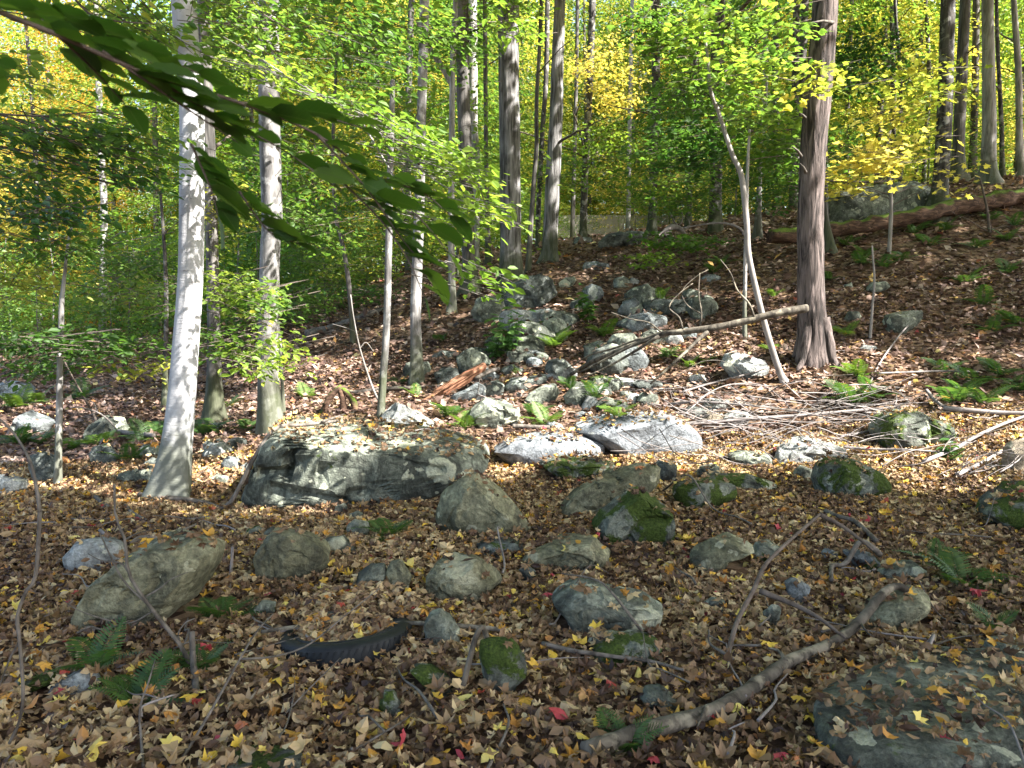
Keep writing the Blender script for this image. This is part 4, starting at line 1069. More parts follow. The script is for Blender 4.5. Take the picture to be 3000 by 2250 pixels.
tree('thin_tree', 'thin double-stemmed tree just right of the smooth grey one', 'p', [(2936, 520, 13), (2934, 380, 12), (2928, 240, 11), (2922, 120, 10), (2920, 0, 9)], 'dark', Y=22, top=15, seed=28, seg=8, n_limbs=3)
tree('pale_tree', 'pale trunk at the upper right frame edge', 'p', [(2988, 525, 22), (2986, 380, 18), (2984, 220, 17), (2976, 90, 15), (2970, 0, 14)], 'pale', Y=22, top=15, seed=29, seg=10, n_limbs=3)
tree('thin_tree', 'thin far stem framed by yellow leaves above the boulder', 'p', [(2482, 560, 14), (2482, 340, 13), (2490, 160, 12), (2495, 0, 11)], 'slate', Y=27, top=16, seed=30, seg=8, n_limbs=2)
# left side
tree('left_sapling', 'thin forked sapling with dark leaves at the left', 'p', [(170, 1430, 22), (171, 1330, 19), (174, 1200, 18), (176, 1060, 16), (179, 940, 15), (181, 880, 14), (190, 800, 9), (196, 740, 8), (206, 680, 7), (222, 630, 5)], 'pale', cat='sapling', top=None, seed=31, seg=10, flare=.2, n_limbs=0,
     clusters=[(90, 560, 110, 60, 7.0, .5, 26, 'deep', .085, dict(tm='oval', nl=12, dt=.1)), (160, 700, 150, 60, 7.0, .5, 26, 'green', .085, dict(tm='oval', nl=12, dt=.05)), (60, 800, 110, 60, 7.2, .5, 20, 'yellowgreen', .085, dict(tm='oval', nl=12, dt=-.1)),
               (150, 990, 170, 36, 6.9, .6, 34, 'green', .085, dict(tm='oval', nl=12, droop=.1)), (330, 1010, 120, 40, 7.0, .5, 20, 'green', .085, dict(tm='oval', nl=12, droop=.1)), (120, 1060, 130, 30, 7.2, .5, 16, 'green', .085, dict(tm='oval', nl=12)),
               (360, 860, 120, 70, 8.5, .6, 26, 'green', .085, dict(tm='oval', nl=12)), (420, 1060, 60, 40, 7.2, .4, 10, 'yellowgreen', .085, dict(tm='oval', nl=10))])
e_, b_, ax_ = tree('slim_tree', 'thin dark curving stem in shade left of the snapped pole', 'p', [(1038, 1066, 17), (1030, 930, 15), (1018, 800, 13), (1000, 700, 12), (985, 640, 11), (975, 480, 10), (980, 300, 9), (990, 120, 8)], 'slate', top=None, Y=14, seed=32, seg=10, n_limbs=2,
     clusters=[(930, 760, 110, 80, 14.5, 1.0, 46, 'green', .10, dict(droop=.1)), (1080, 730, 100, 90, 14.8, 1.0, 46, 'green', .10, dict(droop=.1)), (880, 880, 80, 50, 14, .9, 26, 'green', .10, dict(droop=.1)), (1180, 640, 90, 80, 15, 1.0, 34, 'green', .10), (1050, 850, 110, 40, 15.5, 1.0, 24, 'deep', .10, dict(droop=.1))])
tree('thin_tree', 'pale thin trunk far back among yellow leaves at the left', 'p', [(300, 1080, 22), (302, 800, 20), (305, 620, 18), (297, 450, 17), (290, 270, 16), (285, 100, 14), (280, 0, 13)], 'pale', Y=24, top=16, seed=33, seg=10, n_limbs=2, limb_len=2.5)
tree('thin_tree', 'thin dark stem just left of the white-barked trunk', 'p', [(482, 1210, 16), (484, 1100, 15), (487, 950, 13), (486, 820, 12), (480, 700, 10), (470, 560, 8)], 'dark', cat='sapling', top=None, Y=11.5, seed=34, seg=8, n_limbs=3, limb_len=.9,
     clusters=[(430, 780, 80, 90, 12, .8, 34, 'green', .085), (330, 780, 90, 80, 12, .8, 34, 'green', .085)])
tree('thin_sapling', 'slim stick-like sapling beside the straight grey tree', 'p', [(831, 1216, 13), (828, 1150, 11), (825, 1090, 10), (818, 980, 8), (805, 880, 6)], 'pale', cat='sapling', top=None, seed=35, seg=8, n_limbs=1, limb_len=.5, flare=.2)
tree('grey_tree', 'faint grey trunk behind the dark twin trunk', 'p', [(1392, 850, 26), (1388, 500, 25), (1386, 200, 24), (1384, 0, 24)], 'pale', Y=23, top=17, seed=36, seg=10, n_limbs=2)
tree('thin_tree', 'dim trunk right of the dark twin trunk near the bank top', 'p', [(1432, 790, 22), (1428, 640, 13), (1424, 430, 12), (1422, 200, 12), (1420, 0, 11)], 'slate', Y=21, top=15, seed=37, seg=8, n_limbs=2)
tree('thin_tree', 'dim slender stem behind the mottled straight tree', 'p', [(1676, 720, 14), (1680, 560, 12), (1686, 330, 11), (1690, 140, 10), (1692, 0, 10)], 'slate', Y=28, top=16, seed=38, seg=8, n_limbs=2)
tree('thin_tree', 'slim far trunk by the far board fence', 'p', [(1840, 690, 14), (1842, 560, 12), (1845, 330, 12), (1850, 100, 11), (1852, 0, 10)], 'pale', Y=30, top=17, seed=39, seg=8, n_limbs=1)
tree('thin_tree', 'slim dark trunk right of the spotted tree near the crest', 'p', [(2015, 680, 18), (2020, 540, 15), (2030, 330, 15), (2040, 130, 14), (2046, 0, 13)], 'dark', Y=24, top=16, seed=40, seg=8, n_limbs=2)
tree('thin_tree', 'slim trunk behind the pale smooth-stemmed tree', 'p', [(2322, 640, 24), (2326, 480, 20), (2330, 250, 19), (2334, 0, 18)], 'dark', Y=22, top=16, seed=41, seg=10, n_limbs=2)
tree('leaning_snag', 'pale broken trunk leaning diagonally among the leaves', 'p', [(1395, 420, 16), (1360, 330, 17), (1312, 226, 18), (1253, 131, 17), (1225, 60, 15)], 'pale', cat='dead tree', Y=20, top=None, seed=42, seg=10, n_limbs=0, flare=0, base_in=3.6)
tree('yellow_sapling', 'maple sapling with big clear yellow leaves in front of the crest boulder', 'p', [(2604, 745, 12), (2608, 680, 11), (2611, 600, 10), (2606, 520, 9), (2600, 440, 8), (2612, 360, 6)], 'sapling', cat='sapling', top=None, seed=43, seg=8, n_limbs=5, limb_len=.8, flare=.1, limb_z=(3.0, 4.4),
     clusters=[(2540, 480, 110, 50, 11.0, .5, 24, 'yellow', .11, dict(tm='maple', nl=9, droop=.1)), (2500, 545, 80, 26, 10.9, .4, 12, 'yellow', .11, dict(tm='maple', nl=8, droop=.1, dt=-.1)), (2640, 440, 110, 50, 11.2, .5, 20, 'yellow', .11, dict(tm='maple', nl=9, droop=.1)), (2700, 260, 110, 90, 11.5, .5, 26, 'yellowgreen', .11, dict(tm='maple', nl=9, droop=.1)), (2600, 330, 90, 40, 11.5, .5, 14, 'yellow', .11, dict(tm='maple', nl=9, droop=.1)), (2760, 520, 60, 40, 11.5, .4, 8, 'yellow', .11, dict(tm='maple', nl=7))])
tree('thin_sapling', 'many-stemmed leafless dark sapling at the right edge of the crest', 'p', [(2900, 690, 9), (2893, 620, 7), (2880, 560, 6), (2870, 520, 4)], 'twig', cat='sapling', top=None, seed=44, seg=7, n_limbs=3, limb_len=.9, flare=0, limb_z=(2.9, 3.3))
tree('thin_sapling', 'thin bare stem standing on the brown slope right of the shaggy tree', 'p', [(2549, 999, 9), (2556, 900, 7), (2562, 820, 6), (2557, 750, 5), (2555, 720, 4)], 'sapling', cat='sapling', top=None, seed=45, seg=7, n_limbs=0, flare=0)

# ------------------------------------------------------------------ far trees: a few crowns, copied
MARKS = [(-9999, 'left frame edge'), (180, 'left sapling'), (550, 'white trunk'), (790, 'straight grey tree'), (1230, 'slim pale-footed tree'), (1495, 'ridged tree'), (1625, 'straight dark tree'), (1915, 'spotted crest tree'), (2190, 'bent sapling'), (2385, 'shaggy tree'), (2575, 'forked tree'), (2765, 'lichen-mottled tree'), (2895, 'smooth grey tree'), (9999, 'right frame edge')]
ORD = ['nearest', 'second nearest', 'third nearest', 'fourth nearest', 'fifth nearest', 'sixth nearest', 'seventh nearest', 'eighth nearest', 'ninth nearest', 'tenth nearest', 'eleventh nearest', 'twelfth nearest', 'thirteenth nearest', 'fourteenth nearest']


def label_by_gap(items):
    """items: (object, px, distance, what); which gap between known trunks, and how near within it"""
    gaps = {}
    for o, px, Y, what in items:
        k = max(i for i, m in enumerate(MARKS[:-1]) if px >= m[0])
        gaps.setdefault((k, what), []).append((Y, o))
    for (k, what), v in gaps.items():
        v.sort(key=lambda t: t[0])
        for r, (Y, o) in enumerate(v):
            o['label'] = (ORD[min(r, 13)] + ' ' if len(v) > 1 else '') + what + ' between the ' + MARKS[k][1] + ' and the ' + MARKS[k + 1][1]



def proto_crown(seed, pal, H=13.0, Rr=3.4, ns=230, leaf=.15, z0=2.0):
    rng = np.random.default_rng(seed)
    t = rng.uniform(0, 1, ns)
    z = z0 + H * t
    prof = Rr * (.55 + .45 * np.sin(np.pi * np.clip(t * .9 + .12, 0, 1)))
    a = rng.uniform(0, 2 * np.pi, ns); rr = prof * np.sqrt(rng.uniform(.05, 1, ns))
    C = np.stack([rr * np.cos(a), rr * np.sin(a), z + rng.normal(0, .3, ns)], -1)
    t0 = np.clip(.5 + .8 * fbm(C * .45, seed, 2) + rng.normal(0, .12, ns), 0, 1)
    (V, F, T), _ = spray_block(rng, C, 1.5 * rng.uniform(.7, 1.3, ns), 30, leaf, 'diamond', .15, a + rng.normal(0, .4, ns), t0)
    return fast_mesh('crown', V, F, LEAF[pal], T)


PROTO = {}
for i, (pal, n) in enumerate([('green', 2), ('lime', 2), ('yellowgreen', 2), ('yellow', 2), ('gold', 1), ('deep', 1)]):
    PROTO[pal] = [proto_crown(500 + 10 * i + k, pal, 13 + 2 * k, 3.2 + .5 * k, 420, .15) for k in range(n)]
_rng = np.random.default_rng(77)
TRUNKS = {}
for k, key in enumerate(['slate', 'dark', 'pale']):
    zz = np.linspace(-1.0, 17, 26)
    path = np.column_stack([.12 * np.sin(zz * .4 + k), .10 * np.cos(zz * .33 + 2 * k), zz])
    V, F = tube(path, np.interp(zz, [-1, 0, .4, 8, 17], [.15, .14, .115, .085, .03]), 10, k, .06)
    TRUNKS[key] = fast_mesh('trunk', V, F, BARK[key], None, True)
FARLAB = {'green': 'green far tree', 'lime': 'light-green far tree', 'yellowgreen': 'yellow-green far tree', 'yellow': 'clear yellow far tree', 'gold': 'orange-gold far tree', 'deep': 'dark green far tree'}
far_items = []
placed = []
n_far = 0
tries = 0
while n_far < 190 and tries < 6000:
    tries += 1
    px = _rng.uniform(-150, 3150); Y = 24 + 56 * _rng.uniform(0, 1) ** 1.25
    if n_far >= 168: px = _rng.uniform(1450, 2200); Y = _rng.uniform(46, 76)
    x = (px - 1500) / FPX * Y
    if abs(px - 1830) < 150 + 3.2 / Y * FPX and Y < 45: continue
    if px < 560 and _rng.uniform() < (.7 if Y < 40 else .55): continue
    if any((x - a) ** 2 + (Y - b) ** 2 < (2.6 if Y < 50 else 3.3) ** 2 for a, b in placed): continue
    placed.append((x, Y)); n_far += 1
    u = _rng.uniform()
    if px > 2350: pal = 'yellow' if u < .28 else 'yellowgreen' if u < .68 else 'lime' if u < .9 else 'green'
    elif px > 1450: pal = 'lime' if u < .28 else 'yellowgreen' if u < .52 else 'yellow' if u < .64 else 'green' if u < .97 else 'gold'
    elif px > 700: pal = 'green' if u < .42 else 'lime' if u < .70 else 'yellowgreen' if u < .92 else 'yellow'
    else: pal = 'yellow' if u < .10 else 'yellowgreen' if u < .32 else 'green' if u < .68 else 'lime' if u < .93 else 'gold'
    z = float(ground_z(x, Y))
    e = empty('far_tree', (x, Y, z), FARLAB[pal], 'tree', 'far trees of the wood'); far_items.append((e, px, Y, FARLAB[pal]))
    e.rotation_euler = (0, 0, _rng.uniform(0, 6.28))
    s = _rng.uniform(.8, 1.25); e.scale = (s, s, s * _rng.uniform(.95, 1.2))
    link('trunk', TRUNKS[_rng.choice(['slate', 'dark', 'pale'], p=[.55, .4, .05])], e)
    c = link('crown', PROTO[pal][_rng.integers(len(PROTO[pal]))], e)
    c.location = (0, 0, _rng.uniform(-1.6, .6) if Y > 30 else _rng.uniform(-.6, 1.2))

label_by_gap(far_items)

# understory saplings filling the band just above the ground
UNDER = [proto_crown(700 + k, pal, 3.2, 1.9, 70, .13, .4) for k, pal in enumerate(['green', 'lime', 'yellowgreen', 'deep', 'yellow'])]
UST = fast_mesh('stem', *tube(np.column_stack([np.zeros(8), .05 * np.sin(np.arange(8)), np.linspace(-.4, 3.6, 8)]), np.linspace(.035, .01, 8), 7), BARK['slate'], None, True)
ULAB = ['green bushy young tree', 'light green young tree', 'yellow-green young tree', 'dark green young tree', 'yellow young tree']
young_items = []
n_u = 0; tries = 0; pl2 = []
while n_u < 70 and tries < 4000:
    tries += 1
    px = _rng.uniform(-200, 3200); Y = _rng.uniform(19, 46)
    if 1600 < px < 2050 and Y < 42: continue
    if px > 2050 and Y < 23: continue
    if 1350 < px <= 1600 and Y < 24: continue
    x = (px - 1500) / FPX * Y
    if px < 900 and _rng.uniform() < .5: continue
    if any((x - a) ** 2 + (Y - b) ** 2 < 4 for a, b in pl2): continue
    pl2.append((x, Y)); n_u += 1
    k = int(_rng.choice(5, p=[.5, .12, .06, .30, .02] if px < 900 else [.34, .24, .18, .12, .12] if px < 2300 else [.15, .25, .25, .05, .3]))
    e = empty('young_tree', (x, Y, float(ground_z(x, Y))), ULAB[k], 'tree', 'young trees of the understory'); young_items.append((e, px, Y, ULAB[k]))
    e.rotation_euler = (0, 0, _rng.uniform(0, 6.28)); s = _rng.uniform(.7, 1.25); e.scale = (s, s, s)
    link('stem', UST, e); link('crown', UNDER[k], e)
label_by_gap(young_items)
# nearer leafy young trees on the left, in front of the dark understory
for k, (px, py, sc, lab) in enumerate([(120, 1110, .55, 'low leafy young tree behind the blue-tinted rock'), (330, 1080, .6, 'leafy young tree behind the thin dark stem at the left'), (520, 1070, .65, 'leafy young tree seen just behind the white-barked trunk'),
                                       (760, 1010, .7, 'leafy young tree behind the straight grey tree'), (930, 930, .7, 'leafy young tree above the dark fallen log'), (1700, 722, .62, 'small green young tree at the left end of the far board fence'), (1860, 716, .55, 'small green young tree in front of the middle of the far board fence'), (1975, 705, .65, 'small young tree at the right end of the far board fence')]):
    p = hit(px, py) if k < 5 else pix(px, py, 36.0 + k)
    p[2] = ground_z(p[0], p[1])
    e = empty('young_tree', p, lab, 'tree'); s = sc; e.scale = (s, s, s); e.rotation_euler = (0, 0, k)
    link('stem', UST, e); link('crown', UNDER[[0, 0, 1, 3, 0, 0, 1, 0][k]], e)

# the wood goes on beyond: one mass of far foliage
rng = np.random.default_rng(91)
nb = 3000
ang = rng.uniform(-.85, .85, nb); dd = np.where(np.arange(nb) < 900, rng.uniform(52, 78, nb), rng.uniform(78, 110, nb))
C = np.stack([dd * np.sin(ang), dd * np.cos(ang), np.zeros(nb)], -1)
C[:, 2] = ground_z(C[:, 0], C[:, 1]) + np.where(np.arange(nb) < 900, rng.uniform(0, 6, nb), rng.uniform(0, 1, nb) ** 1.3 * np.where(ang < -.3, 8, 22))
(V, F, T), _ = spray_block(rng, C, 4.5 * rng.uniform(.7, 1.3, nb), 46, .42, 'diamond', .1, None, np.clip(.5 + fbm(C * .12, 4, 2), 0, 1), flat=.22)
df = link('distant_forest', fast_mesh('distant_forest', V, F, LEAF['yellowgreen'], T))
df['kind'] = 'stuff'; df['label'] = 'distant sunlit wood closing the view between the trees'

# ------------------------------------------------------------------ the fence glimpsed through the trees
def box(lo, hi, bev=0):
    bm = bmesh.new(); bmesh.ops.create_cube(bm, size=1)
    for v in bm.verts:
        v.co = Vector([lo[i] + (v.co[i] + .5) * (hi[i] - lo[i]) for i in range(3)])
    if bev: bmesh.ops.bevel(bm, geom=bm.edges[:], offset=bev, segments=1, affect='EDGES')
    me = bpy.data.meshes.new('box'); bm.to_mesh(me); bm.free()
    return me


def plain(name, col, rough=.7, bump=0):
    m, nt, out = new_mat(name)
    v = texco(nt); n = noise(nt, v, 8, 5)
    c = mix(nt, .5, col, ramp(nt, n, [(.3, (.75, .75, .75)), (.7, (1.1, 1.1, 1.1))]), 'MULTIPLY')
    bsdf(nt, out, c, rough, n if bump else None, .3, .01)
    return m


M_SIDING = plain('beige_siding', (.36, .32, .26)); M_TRIM = plain('fence_post', (.30, .27, .23))
hb = pix(1830, 690, 44.0); hb[2] = float(ground_z(hb[0], 44)) - .2
fence = empty('board_fence', hb, 'pale board fence glimpsed beyond the crest between trunks', 'fence')
fr_ = np.random.default_rng(3)
for k in range(22):
    x0 = -3.9 + k * .355
    me = box((x0, 0, 0), (x0 + .335, .03, 1.25 + fr_.uniform(-.04, .04)), .006); me.materials.append(M_SIDING); link('board', me, fence)
for k in range(4):
    me = box((-3.95 + k * 2.55, .034, -.2), (-3.83 + k * 2.55, .15, 1.3), .006); me.materials.append(M_TRIM); link('post', me, fence)
for z_ in (.3, .95):
    me = box((-3.9, .034, z_), (3.85, .075, z_ + .1), .004); me.materials.append(M_TRIM); link('rail', me, fence)

# ------------------------------------------------------------------ leafy branches hanging into view from trees beside the camera
def big_leaf(name, mat):
    t = np.linspace(0, 1, 9)
    hw = .30 * np.sin(np.pi * t ** .85) ** .72
    V = []; F = []
    for i, (a, w) in enumerate(zip(t, hw)):
        z = -.10 * a * a; sw = 1 + .012 * (-1) ** i
        V += [(a, 0, z), (a, -w * sw, z + .07 * w / .27 + .012 * (-1) ** i), (a, w * sw, z + .07 * w / .27 + .012 * (-1) ** i)]
    for i in range(8):
        b = i * 3
        F += [(b, b + 1, b + 4), (b, b + 4, b + 3), (b, b + 3, b + 5), (b, b + 5, b + 2)]
    V = np.array(V); F = np.array(F)
    return fast_mesh(name, V, F, mat, np.full(len(F), .5), True)


def vein_leaf_mat():
    m, nt, out = new_mat('leaf_overhead_green')
    t = nt.nodes.new('ShaderNodeTexCoord')
    sp = nt.nodes.new('ShaderNodeSeparateXYZ'); nt.links.new(t.outputs['Object'], sp.inputs[0])
    ab = nt.nodes.new('ShaderNodeMath'); ab.operation = 'ABSOLUTE'; nt.links.new(sp.outputs['Y'], ab.inputs[0])
    ma = nt.nodes.new('ShaderNodeMath'); ma.operation = 'MULTIPLY_ADD'; ma.inputs[1].default_value = -.75
    nt.links.new(ab.outputs[0], ma.inputs[0]); nt.links.new(sp.outputs['X'], ma.inputs[2])
    mu = nt.nodes.new('ShaderNodeMath'); mu.operation = 'MULTIPLY'; mu.inputs[1].default_value = 62.0; nt.links.new(ma.outputs[0], mu.inputs[0])
    sn = nt.nodes.new('ShaderNodeMath'); sn.operation = 'SINE'; nt.links.new(mu.outputs[0], sn.inputs[0])
    oi = nt.nodes.new('ShaderNodeObjectInfo')
    base = ramp(nt, oi.outputs['Random'], [(0, (.034, .080, .016)), (.6, (.060, .125, .022)), (1, (.10, .17, .03))])
    col = mix(nt, ramp(nt, sn.outputs[0], [(.80, (0, 0, 0)), (1, (.3, .3, .3))]), base, (.07, .13, .03))
    mid = nt.nodes.new('ShaderNodeMath'); mid.operation = 'LESS_THAN'; mid.inputs[1].default_value = .012; nt.links.new(ab.outputs[0], mid.inputs[0])
    col = mix(nt, mid.outputs[0], col, (.08, .13, .04))
    b = nt.nodes.new('ShaderNodeBsdfPrincipled'); b.inputs['Roughness'].default_value = .5; nt.links.new(col, b.inputs['Base Color'])
    tr = nt.nodes.new('ShaderNodeBsdfTranslucent'); c2 = mix(nt, 1.0, col, (1.5, 1.5, .6), 'MULTIPLY'); nt.links.new(c2, tr.inputs['Color'])
    ms = nt.nodes.new('ShaderNodeMixShader'); ms.inputs[0].default_value = .6
    nt.links.new(b.outputs[0], ms.inputs[1]); nt.links.new(tr.outputs[0], ms.inputs[2]); nt.links.new(ms.outputs[0], out.inputs['Surface'])
    return m


M_BIGLEAF = vein_leaf_mat()
BIGLEAF = big_leaf('leaf', M_BIGLEAF)
rng = np.random.default_rng(5)


def orient(o, A, Nn, s):
    A = Vector(A).normalized(); B = Vector(Nn).cross(A).normalized(); C_ = A.cross(B)
    from mathutils import Matrix
    m = Matrix((A, B, C_)).transposed().to_4x4()
    o.matrix_basis = Matrix.Translation(o.location) @ m @ Matrix.Diagonal((s, s, s, 1))


def leafy_branch(label, stem_pts, twigs, leaf_len, n_per, size_var=.25, tw_r=.004, flatn=.3, group=None):
    """stem_pts / each twig: (px, py, depth) points; a leaf object at every node"""
    S0 = np.array([pix(*p) for p in stem_pts])
    org = S0[0]
    e = empty('leafy_branch', org, label, 'branch', group)
    st = spline(S0, 40)
    V, F = tube(st, np.linspace(tw_r * 1.6, tw_r * .5, 40), 7)
    link('stem', fast_mesh('stem', V - org, F, BARK['twig'], None, True), e)
    lines = [(st, n_per)]
    for tw in twigs:
        P = spline(np.array([pix(*p) for p in tw]), 20)
        V, F = tube(P, np.linspace(tw_r, tw_r * .4, 20), 6)
        link('twig', fast_mesh('twig', V - org, F, BARK['twig'], None, True), e)
        lines.append((P, max(4, int(n_per * .6))))
    for P, n in lines:
        for k in range(n):
            f = (k + .6) / n
            q = P[int(f * (len(P) - 1))]
            d = P[min(len(P) - 1, int(f * (len(P) - 1)) + 1)] - P[max(0, int(f * (len(P) - 1)) - 1)]; d = d / (np.linalg.norm(d) + 1e-9)
            side = np.cross([0, 0, 1.0], d); sg = 1 if k % 2 else -1
            A = d * np.array([1, 1, .45]) + side * sg * rng.uniform(.2, .8) + np.array([.45, 0, rng.uniform(-.16, .12)]) + rng.normal(0, .10, 3)
            if k == n - 1: A = d + np.array([0, 0, -.15])
            o = link('leaf', BIGLEAF, e, q - org)
            orient(o, A, np.array([0, 0, 1.0]) + rng.normal(0, flatn, 3), leaf_len * rng.uniform(1 - size_var, 1 + size_var))


leafy_branch('dark leafy branch sweeping across the upper left, close overhead',
             [(-120, -10, .95), (150, 95, 1.05), (430, 215, 1.15), (700, 300, 1.25), (930, 395, 1.35), (1090, 520, 1.45), (1230, 640, 1.5), (1330, 760, 1.55)],
             [[(180, 105, 1.06), (420, 150, 1.2), (640, 240, 1.35)], [(430, 215, 1.15), (620, 330, 1.25), (830, 440, 1.35), (1000, 560, 1.4)],
              [(700, 300, 1.25), (900, 330, 1.4), (1080, 380, 1.5)], [(300, 150, 1.1), (520, 300, 1.2), (700, 420, 1.3)],
              [(930, 395, 1.35), (1080, 560, 1.4), (1170, 690, 1.45), (1260, 800, 1.5)], [(1090, 520, 1.45), (1230, 560, 1.55), (1330, 640, 1.6)], [(-60, 10, 1.0), (120, 30, 1.1), (330, 110, 1.25)],
              [(560, 420, 1.35), (620, 560, 1.38), (640, 640, 1.4)], [(700, 560, 1.4), (790, 680, 1.42), (880, 715, 1.45)], [(1000, 530, 1.42), (1120, 650, 1.45), (1200, 770, 1.48), (1250, 890, 1.5)], [(120, 60, 1.05), (260, 190, 1.15), (380, 320, 1.25)]],
             .070, 17, size_var=.38, tw_r=.0024, flatn=.32)
leafy_branch('two dark leaves dipping in at the upper left frame edge', [(-160, 210, .85), (-90, 190, .9), (-10, 180, .95)], [], .062, 3)

# mid-distance hanging beech sprays: stems plus one leaf mass each
def hanging(label, stems, clusters, key='twig', seed=0, r=.008):
    rng2 = np.random.default_rng(seed)
    org = pix(*stems[0][0])
    e = empty('hanging_branch', org, label, 'branch')
    for s_ in stems:
        P = spline(np.array([pix(*p) for p in s_]), 30)
        V, F = tube(P, np.linspace(r, r * .3, 30), 6, 1, .1)
        link('stem', fast_mesh('stem', V - org, F, BARK[key], None, True), e)
    crown_parts(e, org, rng2, clusters, bark_key=key)


o12 = dict(tm='oval', nl=12, L=.55, az=0, azs=.8)
hanging('bright sunlit green beech branch drooping in front of the slim trunks', [[(700, 130, 6.3), (900, 260, 5.9), (1050, 330, 5.6), (1230, 400, 5.4), (1390, 470, 5.3)], [(1050, 330, 5.6), (1200, 470, 5.5), (1330, 560, 5.4), (1500, 610, 5.3)], [(1050, 340, 5.6), (1180, 560, 5.5), (1260, 690, 5.5)]],
        [(1080, 320, 110, 35, 5.7, .35, 16, 'lime', .078, {**o12, 'slope': -.45, 'dt': -.1}), (1240, 410, 120, 40, 5.5, .35, 22, 'lime', .078, {**o12, 'slope': -.45, 'dt': -.15}), (1330, 480, 70, 45, 5.4, .3, 14, 'lime', .078, {**o12, 'slope': -.5}),
         (1400, 590, 110, 35, 5.4, .25, 13, 'lime', .078, {**o12, 'slope': -.45}), (1270, 620, 80, 70, 5.5, .3, 14, 'lime', .078, {**o12, 'dt': .0}), (820, 200, 110, 40, 6.1, .4, 16, 'lime', .078, {**o12, 'dt': -.1, 'slope': -.4}),
         (1400, 800, 70, 45, 5.4, .2, 8, 'lime', .078, {**o12}), (1120, 180, 100, 60, 6.5, .4, 14, 'green', .078, o12)], 'sapling', 3)
hanging('shaded beech branch with many small dark leaves hanging at the left', [[(-60, 330, 5.2), (120, 340, 5.2), (300, 330, 5.3), (480, 360, 5.4)], [(120, 340, 5.2), (250, 430, 5.2), (420, 470, 5.3)], [(-60, 420, 5.0), (60, 440, 5.1), (180, 480, 5.1)]],
        [(80, 400, 120, 50, 5.2, .4, 20, 'green', .075, {**o12, 'dt': -.15}), (260, 380, 130, 60, 5.3, .4, 26, 'green', .075, {**o12, 'dt': -.1}), (430, 410, 90, 70, 5.4, .4, 18, 'green', .075, {**o12}), (350, 490, 120, 40, 5.3, .3, 12, 'deep', .075, o12), (100, 500, 110, 30, 5.1, .3, 8, 'green', .075, o12), (60, 620, 100, 40, 5.4, .3, 10, 'deep', .08, o12), (230, 620, 120, 30, 5.6, .3, 8, 'deep', .08, o12)], 'twig', 4)
hanging('green leaves hanging from above the frame at the top left', [[(180, -60, 4.2), (250, 30, 4.2), (330, 60, 4.2), (460, 70, 4.3)], [(700, -60, 6), (760, 30, 6), (850, 90, 6)]],
        [(250, 40, 110, 50, 4.3, .3, 12, 'green', .075, o12), (420, 60, 80, 50, 4.5, .3, 10, 'green', .075, o12), (60, 180, 90, 50, 4.6, .3, 8, 'green', .075, {**o12, 'dt': .1}), (760, 60, 140, 60, 6.2, .5, 20, 'green', .08, {**o12, 'dt': .1}), (1000, 80, 140, 90, 7.0, .6, 26, 'green', .085, {**o12, 'dt': .1}), (1300, 90, 120, 80, 8.0, .5, 22, 'green', .085, {**o12, 'dt': .1}), (1500, 40, 60, 50, 7.5, .3, 7, 'lime', .085, o12)], 'twig', 6)
hanging('light maple foliage reaching in from the top between the centre trunks and shaggy tree', [[(1950, -60, 10), (1900, 30, 10), (1840, 120, 10)], [(2250, -60, 10.5), (2200, 30, 10), (2100, 90, 10)]],
        [(1990, 60, 150, 60, 10.3, .7, 36, 'green', .095, dict(tm='star', droop=.12, dt=.1)), (2250, 350, 170, 80, 11.5, .8, 46, 'green', .095, dict(tm='star', droop=.12)), (1940, 420, 120, 60, 12.5, .8, 30, 'green', .095, dict(tm='star', droop=.12)), (2050, 420, 110, 80, 12, .7, 30, 'deep', .095, dict(tm='star', droop=.1)), (2300, 460, 120, 60, 12.5, .7, 30, 'green', .095, dict(tm='star', droop=.1)),
         (1990, 700, 130, 30, 15, .6, 26, 'green', .095, dict(tm='star', droop=.08)), (1900, 760, 90, 30, 15, .5, 14, 'lime', .095, dict(tm='star', droop=.08))], 'twig', 7)

